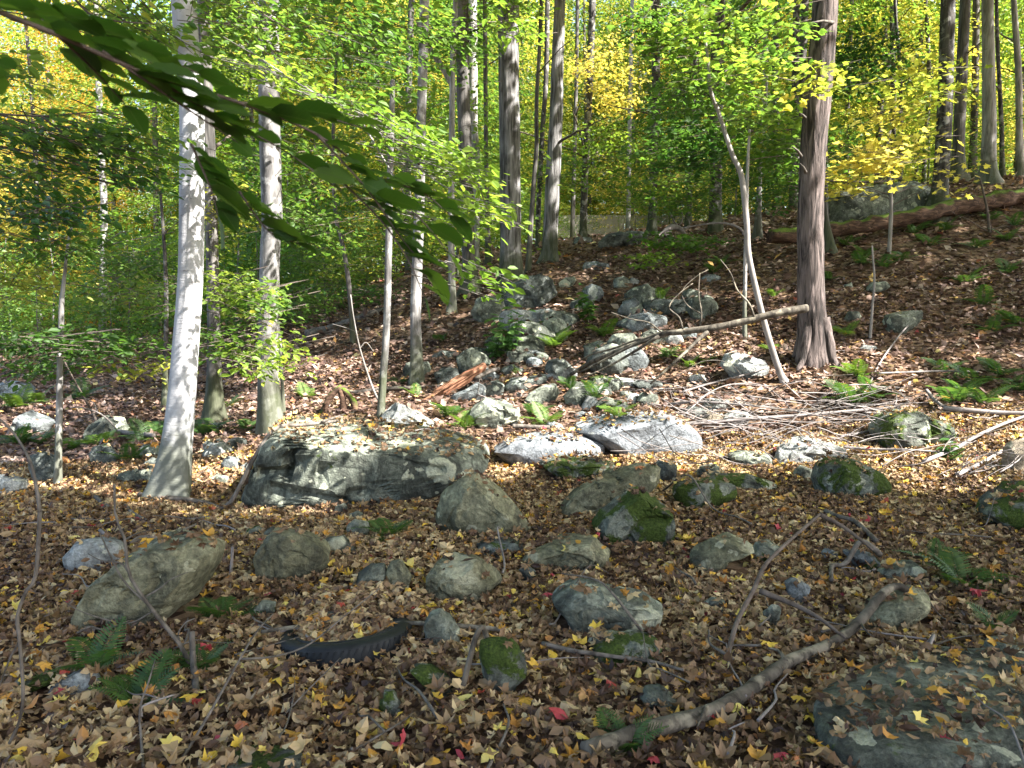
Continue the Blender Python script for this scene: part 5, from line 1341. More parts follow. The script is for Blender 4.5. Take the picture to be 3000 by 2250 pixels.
# ------------------------------------------------------------------ unseen leaf layer added overhead to shade this ground, gaps cut for sun patches
LIT = []
def lit_g(px, py, r, p=.97, dz=.1):
    q = hit(px, py); q[2] += dz; LIT.append((q, r, p))
def lit_p(px, py, Y, r, p=.97): LIT.append((pix(px, py, Y), r, p))
for d in [(180, 1030, .42), (225, 1045, .35), (130, 1015, .3), (20, 1040, .35), (480, 965, .25), (500, 1000, .3), (540, 1035, .3), (555, 985, .35), (470, 1085, .2), (640, 800, .6, .9), (720, 830, .7, .92), (700, 870, .5), (790, 860, .5), (860, 885, .5), (640, 905, .35), (740, 905, .4), (930, 905, .4), (770, 790, .5),
          (1000, 860, .4, .9), (1080, 830, .5, .9), (1150, 800, .55), (1220, 800, .5), (1270, 830, .4), (1080, 890, .45), (1160, 910, .4), (1050, 985, .35), (1065, 1010, .3), (1030, 965, .3), (1190, 960, .35), (1260, 960, .4), (1440, 945, .45), (1470, 955, .4), (1350, 905, .3, .8), (1310, 995, .3), (1400, 1000, .35), (1480, 1000, .35), (1550, 995, .4),
          (1420, 850, .5, .92), (1500, 860, .5), (1340, 790, .5, .92), (1420, 770, .5, .9), (1480, 770, .6), (1560, 780, .6), (1600, 810, .5), (1640, 830, .5), (1700, 790, .5), (1760, 790, .5), (1820, 790, .55), (1850, 810, .5), (1580, 900, .5), (1560, 860, .5), (1660, 890, .55), (1750, 870, .5, .92), (1700, 930, .45), (1640, 970, .5), (1740, 960, .4), (1790, 975, .35), (1900, 940, .4, .92), (1830, 1010, .4), (1950, 1000, .4), (2000, 1020, .4), (2080, 1045, .4), (2140, 1045, .4), (2180, 1040, .35), (2130, 1000, .35, .9), (2050, 960, .45, .95), (2150, 930, .5, .95), (2190, 960, .4), (1920, 890, .45, .9), (2050, 880, .4, .85),
          (1170, 685, .45), (1200, 690, .3), (1150, 760, .3, .8), (420, 1185, .06), (450, 1210, .02), (340, 1195, .0), (1340, 1368, -.09), (1320, 1390, -.1), (700, 700, .5, .7), (900, 700, .5, .6), (1270, 590, .5, .8), (1560, 700, .3, .6), (2150, 760, .4, .7), (1650, 520, .7, .8), (350, 900, .7, .9), (100, 900, .8, .9), (300, 960, .4, .8), (170, 940, .4, .8), (450, 930, .3, .8), (650, 750, .4, .8)]:
    lit_g(d[0] * 3000 / 2212, d[1] * 3000 / 2212, d[2] * 1.15, d[3] if len(d) > 3 else .97)
for a in [(562, 480, 6.8, .28, 1), (560, 590, 6.8, .12, .93), (545, 960, 6.8, .15, .95), (532, 1170, 6.8, .10, .9),
          (790, 1150, 8.7, .35, .97), (790, 1230, 8.7, .3), (790, 880, 8.7, .35, .85), (795, 700, 8.7, .35, .8), (1118, 1130, 9.5, .2), (1220, 1000, 12, .4, .95), (1222, 860, 12, .35, .9),
          (2385, 1000, 9.5, .35, .97), (2380, 880, 9.5, .3, .95), (2380, 780, 9.5, .3, .9), (2380, 640, 9.5, .28, .85), (2415, 180, 9.5, .35, .8), (2420, 60, 9.5, .3, .5), (2280, 1080, 9.1, .3), (2250, 960, 9.1, .25), (2200, 800, 9.1, .2, .8), (2240, 930, 9.3, .3, .8), (2050, 960, 9.4, .35, .9), (1850, 1020, 9.6, .4, .95),
          (1498, 560, 17, .6, .7), (1498, 700, 17, .5, .75), (1640, 250, 18, .7, .8), (1620, 560, 18, .6, .75), (1080, 320, 5.7, .35, .95), (1240, 410, 5.5, .45, .97), (1330, 490, 5.4, .35, .97), (1400, 590, 5.4, .4, .97), (1280, 620, 5.5, .3, .85), (820, 200, 6.1, .4, .9), (1400, 800, 5.4, .3, .9), (700, 830, 7.6, .4, .95), (770, 1030, 7.5, .4, .95), (2060, 150, 9.2, .6, .9), (2190, 250, 9, .6, .9), (2400, 235, 8.9, .4, .95), (2300, 180, 9.2, .5, .7),
          (2540, 490, 11, .6, .85), (2650, 440, 11, .6, .85), (2700, 260, 11.5, .7, .85), (600, 1660, 5.2, -.06, .9), (790, 1310, 7.0, .12, .8), (1140, 1340, 6.9, .22, .75), (1000, 1330, 6.9, .12, .6)]:
    lit_p(*a)
rng = np.random.default_rng(8)
nc = 150000
gxx = rng.uniform(-14, 15, nc); gyy = np.where(np.arange(nc) % 10 < 4, rng.uniform(-1, 6.6, nc), rng.uniform(-3, 25, nc))
gg = np.stack([gxx, gyy, ground_z(gxx, gyy)], -1)
hgt = rng.uniform(8.5, 14.5, nc)
C = gg + S * (hgt / S[2])[:, None]
keep = (fbm(C * .55, 21, 3) > np.where(gxx > 3.0, -.5, -.36)) | (gyy < 6.6)
LP = np.array([l[0] for l in LIT]); LR = np.array([l[1] for l in LIT]); LPp = np.array([l[2] for l in LIT])
for s0 in range(0, nc, 4000):
    D = C[s0:s0 + 4000, None] - LP[None]
    t = D @ S
    dist = np.linalg.norm(D - t[..., None] * S, axis=-1)
    inn = (dist < LR + .20) & (t > 0)
    pm = np.where(inn, LPp, 0).max(1)
    keep[s0:s0 + 4000] &= rng.uniform(size=len(pm)) > pm
C = C[keep]
n = len(C)
A = rng.normal(size=(n, 3)); A[:, 2] *= .4
Nn = np.array([0, 0, 1.0]) + rng.normal(0, .5, (n, 3))
V, F, T = place_leaves(C, A, Nn, rng.uniform(.26, .46, n), 'diamond', rng.uniform(0, 1, n))
cn = link('shade_leaf_layer', fast_mesh('shade_leaf_layer', V, F, LEAF['lime'], T))
cn['kind'] = 'stuff'; cn['label'] = 'unseen leaf layer added overhead to cast shade, gaps cut for sun patches'

# ------------------------------------------------------------------ fallen wood
def gpt(px, py, lift=0.0):
    q = hit(px, py); q[2] = surface_z(q[0], q[1])[0] + lift + .035
    return q


def stick(name, label, pts, w0, w1, key='deadwood', cat='branch', group=None, z='p', seg=8, rough=.14, lift=.01, Ys=None, subs=(), n=28, wob=.0, mat=None, subname='side_branch'):
    """pts are photograph pixels; they lie on the ground unless Ys gives their distances; widths in photograph pixels"""
    pp = PX(z, pts)
    if Ys is None: P = np.array([gpt(a, b, lift) for a, b in pp])
    else: P = np.array([pix(a, b, min(y, hit(a, b)[1] - .02)) for (a, b), y in zip(pp, Ys if hasattr(Ys, '__len__') else [Ys] * len(pp))])
    org = P[0].copy()
    seed = int(pp[0][0] + pp[0][1] * 3) % 997
    rr = np.random.default_rng(seed)
    path = spline(P, n)
    L = np.linalg.norm(path[-1] - path[0])
    if wob: path = path + wob * L * np.stack([fbm(np.column_stack([np.linspace(0, 6, n) + 9 * i, np.zeros(n), np.zeros(n)]), seed + i, 3) for i in range(3)], -1)
    dd = np.linspace(0, 1, n)
    Yl = path[:, 1]
    r = (w0 + (w1 - w0) * dd) / 2 * Yl / FPX
    V, F = tube(path, r, seg, seed, rough)
    o = link(name, fast_mesh(name, V - org, F, mat or BARK[key], None, True), loc=org)
    tag(o, label, cat, group)
    for sb in subs:
        sp_, sw = sb[0], sb[1]
        q = PX(z, sp_)
        sy = sb[2] if len(sb) > 2 else None
        if sy is None: Q = np.array([gpt(a, b, lift + .02) for a, b in q])
        else: Q = np.array([pix(a, b, min(y, hit(a, b)[1] - .02)) for (a, b), y in zip(q, sy if hasattr(sy, '__len__') else [sy] * len(q))])
        p2 = spline(Q, 16)
        V, F = tube(p2, np.linspace(sw, sw * .4, 16) / 2 * p2[:, 1] / FPX, 6, seed + 3, rough)
        link(subname, fast_mesh(subname, V - org, F, mat or BARK[key], None, True), o)
    return o


stick('fallen_limb', 'thick grey-tan fallen limb crossing the lower right corner', [(330, 1115), (560, 1030), (840, 930), (1180, 735), (1450, 570), (1640, 505), (1780, 465)], 56, 20, 'log', 'fallen limb', z=8, seg=16, lift=.03, rough=.28, n=90, wob=.009, subs=[([(1180, 735), (1150, 690), (1105, 668)], 16), ([(840, 930), (815, 985), (800, 1020)], 14), ([(1500, 550), (1530, 600), (1560, 618)], 9)])
stick('dead_stick', 'leaning dead stick with a side branch running to the thick limb', [(915, 690), (970, 480), (1045, 335), (1090, 235), (1170, 150), (1330, 10)], 17, 8, 'twig', z=8, Ys=[3.5, 3.7, 3.9, 4.0, 4.2, 4.6], subs=[([(1070, 340), (1230, 405), (1330, 460), (1440, 545)], 20, [3.9, 3.8, 3.7, 3.6]), ([(1330, 10), (1440, 70), (1560, 165)], 16, [4.6, 4.6, 4.5])], seg=10)
stick('fallen_branch', 'thin grey branch across the litter below the white-topped mossy rock', [(130, 620), (250, 655), (350, 672), (480, 685), (600, 702), (740, 742)], 17, 9, 'deadwood', z=8, lift=.02)
stick('fallen_branch', 'long thin branch lying just above the tyre', [(1130, 582), (1260, 555), (1400, 540), (1480, 530), (1600, 542), (1800, 535), (1960, 552), (2212, 572)], 12, 15, 'log', z=7, lift=.03, rough=.2)
stick('forked_stick', 'short forked stick beside the squat mossy rock', [(2000, 812), (2080, 760), (2150, 715), (2290, 640)], 20, 9, 'log', z=7, lift=.02)
stick('fallen_branch', 'grey branch lying in front of the white trunk and huge boulder', [(905, 1590), (1050, 1605), (1200, 1625), (1330, 1640), (1480, 1655), (1660, 1640), (1800, 1610), (1960, 1575), (2110, 1530), (2200, 1500)], 17, 9, 'deadwood', z=4, lift=.02, subs=[([(2100, 1540), (2180, 1490), (2240, 1440)], 9)])
stick('dead_stick', 'small stick lying in litter left of the white trunk foot', [(780, 1310), (830, 1350), (890, 1390)], 14, 10, 'deadwood', z='a')
stick('dead_stick', 'short dark stick lying in litter below the white trunk', [(1020, 1380), (1080, 1440), (1190, 1500)], 13, 8, 'deadwood', z='a')
stick('dead_stick', 'pale lichened stick resting on the olive boulder', [(810, 1530), (880, 1590), (960, 1650)], 12, 9, 'brush', z='a', Ys=[5.5, 5.35, 5.2])
stick('dead_stick', 'dark twiggy stick lying over the back of the olive boulder', [(1060, 1640), (1140, 1590), (1300, 1585), (1450, 1540), (1590, 1480)], 14, 7, 'deadwood', z='a', Ys=[5.2, 5.25, 5.3, 5.45, 5.6], subs=[([(1290, 1590), (1350, 1620), (1400, 1655)], 9, [5.3, 5.25, 5.2])])
stick('dead_stick', 'pale stick poking up left of the rounded green-grey boulder', [(990, 335), (1000, 240), (1005, 150)], 11, 9, 'brush', z=7, Ys=[4.6, 4.62, 4.65])
# dead shrub in front of the olive boulder
stick('dead_shrub', 'grey dead shrub stem with bare branches in front of the olive boulder', [(850, 780), (835, 650), (830, 515)], 22, 16, 'deadwood', 'shrub', z=7, Ys=[3.3, 3.35, 3.4],
      subs=[([(825, 680), (790, 590), (700, 475), (620, 370), (555, 260), (540, 120), (500, 20), (495, -120)], 15, 3.4), ([(700, 475), (640, 400), (530, 290), (430, 90)], 9, 3.42), ([(790, 590), (770, 530), (800, 480), (840, 460)], 7, 3.4), ([(620, 370), (690, 330), (740, 290), (810, 260)], 6, 3.42), ([(555, 260), (520, 220), (440, 210), (380, 180)], 6, 3.42), ([(540, 120), (600, 90), (690, 70)], 5, 3.45), ([(660, 430), (560, 480), (440, 460), (330, 420), (270, 380)], 6, 3.42), ([(835, 600), (845, 700), (860, 780)], 10, 3.3)], subname='bare_branch')
stick('bare_stem', 'thin out-of-focus stem close to the camera at the left edge', [(40, 1000), (85, 900), (100, 780), (85, 560), (75, 450), (110, 350), (150, 290), (165, 150), (172, 0)], 9, 12, 'deadwood', 'stem', z=7, Ys=2.4,
      subs=[([(172, 0), (160, -90), (130, -220), (60, -340), (0, -400), (-60, -450)], 12, [2.4, 2.42, 2.45, 2.5, 2.5, 2.5]), ([(85, 560), (40, 640), (-20, 800)], 7, 2.4)], subname='bare_branch')
stick('bare_stem', 'thin straight bare twig slanting from the bottom edge beside the tyre', [(760, 1110), (900, 880), (1040, 630), (1110, 515), (1180, 440)], 11, 4, 'deadwood', 'twig', z=7, Ys=[2.75, 2.85, 3.0, 3.1, 3.2], subs=[([(1040, 635), (1180, 625), (1330, 575), (1500, 440), (1640, 330)], 7, [3.0, 3.05, 3.1, 3.2, 3.3])])
stick('bare_stem', 'long thin twig running up past the tyre', [(1000, 1106), (1150, 960), (1300, 800), (1400, 700), (1470, 630)], 7, 3, 'deadwood', 'twig', z=7, Ys=[2.75, 2.85, 3.0, 3.1, 3.2])
stick('bare_stem', 'upright thin stem at the bottom edge near the large fern', [(620, 1106), (610, 980), (605, 850), (640, 740), (670, 640)], 10, 4, 'deadwood', 'twig', z=7, Ys=[2.7, 2.75, 2.8, 2.85, 2.9])
stick('fallen_branch', 'curved broken stick in litter near the flat stone at right', [(650, 1610), (655, 1500), (760, 1470), (870, 1440), (960, 1450), (1040, 1440)], 12, 18, 'deadwood', z='e', lift=.03)
stick('fallen_branch', 'brown branch running down from the tip of the leaning dead stick', [(600, 1030), (700, 1075), (830, 1120), (930, 1200), (1015, 1285)], 12, 14, 'deadwood', z='e', lift=.03)
stick('fallen_branch', 'thin twig across litter beside the mossed boulder', [(1500, 860), (1700, 950), (1900, 1010), (2100, 1080), (2212, 1140)], 6, 5, 'deadwood', z='c', lift=.03)
stick('fallen_branch', 'small branched twig between pyramid boulder and striped rock', [(200, 1560), (215, 1480), (160, 1300), (210, 1230)], 7, 4, 'brush', z='c', lift=.04)
stick('dead_stick', 'pale stick at the bottom edge of the litter right of the tyre', [(1600, 1320), (1800, 1340), (2000, 1370), (2300, 1420)], 10, 7, 'deadwood', z='p' and 7, lift=.02) if False else None
stick('fallen_branch', 'mossy thin branch near the bottom edge under the fern', [(1340, 1395), (1420, 1385), (1560, 1375), (1700, 1420)], 9, 7, 'log', z=7, lift=.02) if False else None

# dead trunk propped on the shaggy tree, its far end splintered on the rocks
stick('propped_dead_trunk', 'dead grey trunk propped against the shaggy tree, ends splintered on the rocks', [(2365, 903), (2310, 912), (2240, 926), (2120, 955), (2000, 972), (1940, 978), (1880, 1000), (1813, 1026), (1723, 1066), (1672, 1098)], 24, 10, 'log', 'fallen trunk', Ys=[9.15, 9.15, 9.2, 9.3, 9.45, 9.6, 9.8, 10.0, 10.3, 10.5], seg=12, rough=.22, n=50,
      subs=[([(1960, 978), (1860, 1010), (1780, 1050), (1700, 1090)], 12, [9.55, 9.8, 10.0, 10.3]), ([(1930, 985), (1850, 1035), (1760, 1085), (1690, 1112)], 11, [9.55, 9.75, 10.0, 10.2]), ([(1880, 990), (1800, 1020), (1730, 1040), (1660, 1080)], 9, [9.8, 10.1, 10.3, 10.5]),
            ([(2075, 970), (2040, 1000), (2000, 1040), (1950, 1085), (1905, 1125)], 13, [9.35, 9.2, 9.1, 9.0, 8.9]), ([(2000, 965), (1990, 930), (1960, 900), (1990, 860), (2030, 830)], 6, 9.4), ([(1940, 975), (1900, 945), (1850, 935), (1790, 915)], 6, 9.6), ([(2050, 960), (2055, 920), (2047, 860), (2050, 800)], 6, 9.4), ([(2055, 920), (2010, 890), (2000, 850), (2040, 810), (2075, 790)], 4, 9.4), ([(2210, 930), (2195, 890), (2160, 850), (2140, 800), (2110, 760)], 7, 9.2)], subname='splinter')
# split red rotten log lying on rocks, with its grey companion poles
def split_log():
    a = pix(1210, 1200, 10.0); b = pix(1420, 1068, 10.6)
    ax = b - a; L = np.linalg.norm(ax); ax /= L
    up = np.array([0, 0, 1.0]); side = np.cross(ax, up); side /= np.linalg.norm(side); up = np.cross(side, ax)
    n, sg = 46, 18
    t = np.linspace(0, 1, n); th = np.linspace(0, 2 * np.pi, sg, endpoint=False)
    r = .085 * np.interp(t, [0, .06, .3, .8, .97, 1], [.12, .55, .95, 1.05, .9, .5])
    q = np.stack([np.cos(th)[None] * 2.2 + 0 * t[:, None], np.sin(th)[None] * 2.2 + 0 * t[:, None], t[:, None] * 1.3 + 0 * th], -1)
    RR = r[:, None] * (1 + .30 * fbm(q, 5, 3)) * np.where(np.cos(th - 2.2)[None] > .35, .62, 1)
    x = t[:, None] * L + .06 * fbm(q * 2, 9, 2)
    V = np.stack([x, RR * np.cos(th), RR * np.sin(th)], -1).reshape(-1, 3)
    i = np.arange(n - 1)[:, None] * sg; j = np.arange(sg)[None]; j2 = (j + 1) % sg
    F = np.concatenate([np.stack([(i + j).ravel(), (i + j2).ravel(), (i + sg + j2).ravel()], -1), np.stack([(i + j).ravel(), (i + sg + j2).ravel(), (i + sg + j).ravel()], -1),
                        np.stack([np.zeros(sg - 2, int), np.arange(2, sg), np.arange(1, sg - 1)], -1), np.stack([np.full(sg - 2, (n - 1) * sg), (n - 1) * sg + np.arange(1, sg - 1), (n - 1) * sg + np.arange(2, sg)], -1)])
    from mathutils import Matrix
    o = link('split_log', fast_mesh('split_log', V, F, M_ROT, None, False), loc=a)
    o.matrix_world = Matrix(((ax[0], side[0], up[0], a[0]), (ax[1], side[1], up[1], a[1]), (ax[2], side[2], up[2], a[2]), (0, 0, 0, 1)))
    tag(o, 'split rotten log showing bright red-brown wood, leaning on the rocks', 'fallen log')
    for k, (w, l0, l1) in enumerate([(.03, .05, .7), (.024, .3, .95)]):
        P = np.array([[L * l0, .07 - .1 * k, .04], [L * (l0 + l1) / 2, .09 - .12 * k, .05], [L * l1, .10 - .14 * k, .03]])
        V, F = tube(spline(P, 12), np.linspace(w, w * .3, 12), 6, k, .3)
        link('splinter', fast_mesh('splinter', V, F, M_ROT, None, False), o)
split_log()
stick('dead_pole', 'grey pole lying along the upper end of the split red log', [(870, 800), (930, 760), (1020, 728)], 15, 12, 'deadwood', z=5, Ys=[10.4, 10.55, 10.7])
stick('dead_pole', 'long thin grey pole lying level behind the snapped bare pole', [(-20, 868), (80, 885), (300, 858), (480, 852), (690, 838)], 14, 8, 'deadwood', z=5, Ys=[10.6, 10.5, 10.5, 10.6, 10.8])
stick('fallen_branch', 'thin pale branch running down from the split red log to the fern', [(860, 890), (960, 930), (1060, 1000), (1180, 1060), (1230, 1090)], 6, 5, 'brush', z=5, Ys=[9.9, 9.7, 9.4, 9.1, 8.9], subs=[([(1110, 940), (1140, 1000), (1190, 1060)], 4, [9.4, 9.2, 9.0])])
stick('fallen_log', 'dark short log on pink leaves between the huge boulder and the white slabs', [(1110, 1140), (1200, 1148), (1350, 1150)], 13, 12, 'deadwood', 'fallen log', z=5, lift=.03)
stick('mossy_log', 'long rotten red log with a green mossy back near the crest', [(2255, 690), (2330, 690), (2430, 675), (2540, 660), (2680, 632), (2800, 606), (2900, 590), (3060, 568)], 42, 46, None, 'fallen log', Ys=[14.6, 14.7, 14.8, 14.9, 15.1, 15.4, 15.7, 16.2], seg=20, rough=.5, n=90, mat=M_MOSSLOG)
stick('fallen_log', 'thin dead log lying over the top of the crest boulder', [(2310, 525), (2440, 530), (2560, 533), (2640, 520)], 7, 6, 'deadwood', 'fallen log', Ys=15.6)
stick('fallen_log', 'dark fallen log in shade on the bank at centre left', [(900, 985), (980, 962), (1060, 935), (1150, 905)], 34, 26, 'deadwood', 'fallen log', Ys=[16, 16.3, 16.8, 17.2], seg=12, rough=.25)
stick('root_stump', 'weathered root plate of a fallen tree near the crest', [(2010, 690), (1990, 670), (1965, 668), (1945, 690)], 10, 26, 'brush', 'stump', Ys=19.5, subs=[([(1990, 670), (1970, 640), (1958, 615)], 6, 19.5), ([(1985, 668), (2000, 640), (1990, 600)], 6, 19.5), ([(1965, 668), (1930, 690), (1925, 720)], 7, 19.4), ([(2000, 680), (2020, 660), (2015, 640)], 5, 19.5)], subname='root')
stick('arching_branch', 'thin pale branch arching low left of the bent sapling', [(2180, 690), (2170, 670), (2130, 655), (2080, 655), (2000, 668)], 7, 4, 'brush', Ys=[12.5, 12.5, 12.6, 12.7, 12.8])
# hollow mossy stump behind the huge boulder
sb0 = hit(997, 1205)
st_ = empty('hollow_stump', sb0, 'small hollow mossy stump arching over a dark gap behind the huge boulder', 'stump')
for k, (dx, lab) in enumerate([(-.12, 0), (.13, 1), (.03, 2)]):
    P = np.array([[dx * 1.9, -.05, -.1], [dx * 1.2, -.02, .14], [dx * .3, 0, .27], [0, .05, .30 - .05 * k]])
    V, F = tube(spline(P, 16), np.linspace(.05, .028, 16), 9, k, .35)
    link('shell', fast_mesh('shell', V, F, M_MOSSLOG, None, True), st_)

# left: small fallen log and pale twig by the ferns
stick('fallen_log', 'pale short log among ferns left of the white trunk', [(960, 790), (1060, 800), (1160, 810), (1250, 822)], 15, 13, 'brush', 'fallen log', z='a', lift=.05)
stick('bare_stem', 'bare pale forked twig sticking out of the ferns at left', [(985, 785), (900, 660), (790, 575), (640, 535), (570, 540)], 6, 3, 'brush', 'twig', z='a', Ys=[9.5, 9.4, 9.3, 9.2, 9.2], subs=[([(790, 575), (760, 500), (680, 455)], 4, 9.3), ([(770, 585), (680, 610), (560, 660)], 4, 9.2)])
stick('bare_stem', 'dark thin stem slanting through the ferns at left', [(830, 780), (760, 600), (660, 420), (560, 240), (500, 120)], 8, 5, 'twig', 'twig', z='a', Ys=[10, 10, 9.8, 9.6, 9.5])
stick('bare_stem', 'thin upright green stem beside the snapped pole', [(240, 935), (190, 820), (120, 600), (80, 400), (60, 250)], 7, 3, 'sapling', 'stem', z=5, Ys=[9.6, 9.6, 9.5, 9.4, 9.4], subs=[([(95, 490), (30, 465), (-60, 440)], 3, 9.45), ([(120, 600), (160, 560), (210, 620)], 3, 9.5)])

# ------------------------------------------------------------------ brush pile: bare branches, each an object
GB = 'bare branches of the brush pile'
LB = 'thin bare pale branch tangled in the sunlit brush pile'
major = [([(0, 1090), (250, 1070), (500, 1052), (800, 1030), (1150, 1000), (1500, 972)], 13, 8, 'longest straight pole lying through the middle of the brush pile'),
         ([(1020, 1170), (1180, 1140), (1300, 1105), (1430, 1050), (1550, 990)], 9, 5, 'pale branch rising over the mossy boulder in the brush pile'),
         ([(1040, 1240), (1250, 1252), (1450, 1256), (1690, 1272)], 9, 6, 'nearest pale branch along the lower edge of the brush pile'),
         ([(1560, 1330), (1760, 1250), (1900, 1170), (2060, 1095), (2240, 1030)], 13, 8, 'straight grey branch slanting up to the right frame edge'),
         ([(1780, 1415), (1920, 1350), (2060, 1270), (2240, 1170)], 14, 8, 'brightest white branch beside the upright tan rock'),
         ([(1690, 985), (1850, 1000), (2050, 1015), (2260, 1020)], 16, 12, 'thick grey branch lying on the slope behind the brush pile'),
         ([(1580, 870), (1630, 930), (1690, 975)], 11, 8, 'short thick stub sticking out behind the brush pile'),
         ([(1110, 990), (1200, 850), (1280, 690), (1400, 520), (1500, 410)], 6, 4, 'bare twig standing tall out of the brush pile'),
         ([(1270, 760), (1500, 752), (1700, 745), (1920, 750)], 6, 5, 'thin level branch at the back of the brush pile'),
         ([(0, 880), (200, 820), (400, 770), (560, 720)], 7, 4, 'dark thin branch reaching towards the bent sapling'),
         ([(-80, 960), (100, 945), (400, 965), (700, 1000), (1000, 1060)], 9, 5, 'arched branch on top of the brush pile left end'),
         ([(120, 850), (320, 960), (520, 1060), (700, 1150), (900, 1220), (1060, 1255)], 8, 5, 'branch running down the whole front of the brush pile')]
for pts, w0, w1, lab in major:
    pp = PX(6, pts)
    Ys = []
    for i, (a, b) in enumerate(pp):
        g = hit(a, b + 18); Ys.append(g[1])
    Ys = np.array(Ys); Ys = .35 * Ys + .65 * np.linspace(Ys[0], Ys[-1], len(Ys))
    stick('brush_branch', lab, pts, w0, w1, 'brush', 'branch', GB, z=6, Ys=list(Ys - .05), seg=7, rough=.1)
rng = np.random.default_rng(42)
for k in range(96):
    cx = rng.choice([rng.uniform(-150, 1500), rng.uniform(1500, 2212)], p=[.74, .26]); cy_ = rng.uniform(850, 1260) if cx < 1500 else rng.uniform(1010, 1380)
    L = rng.uniform(300, 900) * (.8 if cx > 1500 else 1)
    a = rng.normal(.08, .30) if cx < 1500 else rng.normal(-.5, .3)
    bow = rng.normal(0, .20) * L
    pts = []
    for t in (-.5, -.2, .15, .5):
        pts.append((cx + L * t * math.cos(a) - bow * (t * t - .25) * math.sin(a) * 2 + rng.normal(0, 8), cy_ + L * t * math.sin(a) * .6 + bow * (t * t - .25) * 2 + rng.normal(0, 8)))
    pp = PX(6, pts)
    g = hit(pp[1:3, 0].mean(), pp[:, 1].max() + rng.uniform(4, 60))[1]
    Y0 = g + rng.normal(0, .1)
    dYs = rng.normal(0, .25)
    Ys = [Y0 - dYs, Y0 - dYs * .4, Y0 + dYs * .3, Y0 + dYs]
    w = rng.uniform(2.0, 4.6)
    subs = []
    for _ in range(rng.integers(1, 4)):
        i = rng.integers(1, 3); b = pts[i]; a2 = a + rng.choice([-1, 1]) * rng.uniform(.4, 1.0); l2 = rng.uniform(60, 190)
        subs.append(([b, (b[0] + l2 * .5 * math.cos(a2), b[1] + l2 * .5 * math.sin(a2) * .8), (b[0] + l2 * math.cos(a2 * .8), b[1] + l2 * math.sin(a2 * .8) * .8)], w * .6, [Ys[i], Ys[i] - .05, Ys[i] - .08]))
    stick('brush_branch', LB, pts, w, w * .45, 'brush' if k % 5 else 'deadwood', 'branch', GB, z=6, Ys=Ys, seg=6, rough=.08, subs=subs, n=18, wob=.012, subname='side_twig')

# scattered thin twigs on the litter
for k in range(70):
    px = rng.uniform(-50, 3050); py = rng.uniform(1480, 2240) if k < 46 else rng.uniform(1000, 1480)
    g = hit(px, py); L = rng.uniform(.18, .6); a = rng.uniform(0, np.pi)
    d = np.array([math.cos(a), math.sin(a), 0]) * L
    P = []
    for t in (-.5, -.15, .2, .5):
        q = g + d * t + rng.normal(0, .025, 3); q[2] = surface_z(q[0], q[1])[0] + .045 + rng.uniform(0, .03); P.append(q)
    P = spline(np.array(P), 14)
    V, F = tube(P, np.linspace(.006, .0025, 14) * rng.uniform(.6, 1.5), 6, k, .1)
    near = k < 46
    tag(link('fallen_twig', fast_mesh('fallen_twig', V - P[0], F, BARK['deadwood' if k % 3 else 'brush'], None, True), loc=P[0]),
        'small bare twig lying loose on the shaded near leaf litter' if near else 'small bare twig lying loose on the litter of the bank', 'twig', 'loose twigs, near' if near else 'loose twigs, bank')

# ------------------------------------------------------------------ the half-buried tyre
def rubber():
    m, nt, out = new_mat('black_rubber')
    v = texco(nt); n = noise(nt, v, 14, 5, .6); n2 = noise(nt, v, 55, 3)
    col = ramp(nt, n, [(.35, (.007, .008, .009)), (.6, (.013, .015, .017)), (.78, (.035, .036, .034))])
    bsdf(nt, out, col, .6, n2, .25, .004, .25)
    return m


M_RUB = rubber()
ty = pix(1015, 1905, 3.72)
ty[2] = float(ground_z(ty[0], ty[1]))
t0 = empty('old_tyre', ty, 'old black tyre half buried in fallen leaves', 'tyre')
def ring(prof, n=96):
    k = len(prof); th = np.linspace(0, 2 * np.pi, n, endpoint=False)
    pr = np.array(prof)
    V = np.stack([np.outer(np.cos(th), pr[:, 0]), np.outer(np.sin(th), pr[:, 0]), np.tile(pr[:, 1], (n, 1))], -1).reshape(-1, 3)
    i = np.arange(n)[:, None] * k; i2 = ((np.arange(n) + 1) % n)[:, None] * k; j = np.arange(k)[None]; j2 = (j + 1) % k
    a, b, c, d = (i + j).ravel(), (i2 + j).ravel(), (i2 + j2).ravel(), (i + j2).ravel()
    return V, np.concatenate([np.stack([a, b, c], -1), np.stack([a, c, d], -1)])
V, F = ring([(.235, .062), (.25, .074), (.285, .080), (.315, .070), (.325, .05), (.327, 0), (.325, -.05), (.315, -.07), (.285, -.08), (.25, -.074), (.235, -.062), (.245, -.05), (.285, -.06), (.305, -.045), (.31, 0), (.305, .045), (.285, .06), (.245, .05)])
link('carcass', fast_mesh('carcass', V, F, M_RUB, None, True), t0)
V, F = ring([(.232, .060), (.226, .068), (.232, .078), (.244, .078), (.248, .070)])
link('bead', fast_mesh('bead', V, F, M_RUB, None, True), t0)
tr = Tris()
for k in range(60):
    a = 2 * math.pi * k / 60
    for s_ in (-1, 1):
        p = np.array([[.3245, -.010, s_ * .008], [.3285, -.008, s_ * .008], [.3285, .008, s_ * .055], [.3245, .010, s_ * .055], [.3245, .004, s_ * .008], [.3285, .003, s_ * .008], [.3285, .019, s_ * .055], [.3245, .021, s_ * .055]])
        c, s2 = math.cos(a), math.sin(a)
        q = np.stack([p[:, 0] * c - p[:, 1] * s2, p[:, 0] * s2 + p[:, 1] * c, p[:, 2]], -1)
        tr.add(q, np.array([(1, 2, 6), (1, 6, 5), (0, 1, 5), (0, 5, 4), (2, 3, 7), (2, 7, 6), (0, 3, 2), (0, 2, 1), (4, 5, 6), (4, 6, 7)]))
link('tread', tr.mesh('tread', M_RUB), t0)
t0.rotation_euler = (R(-8), R(-2), R(20))
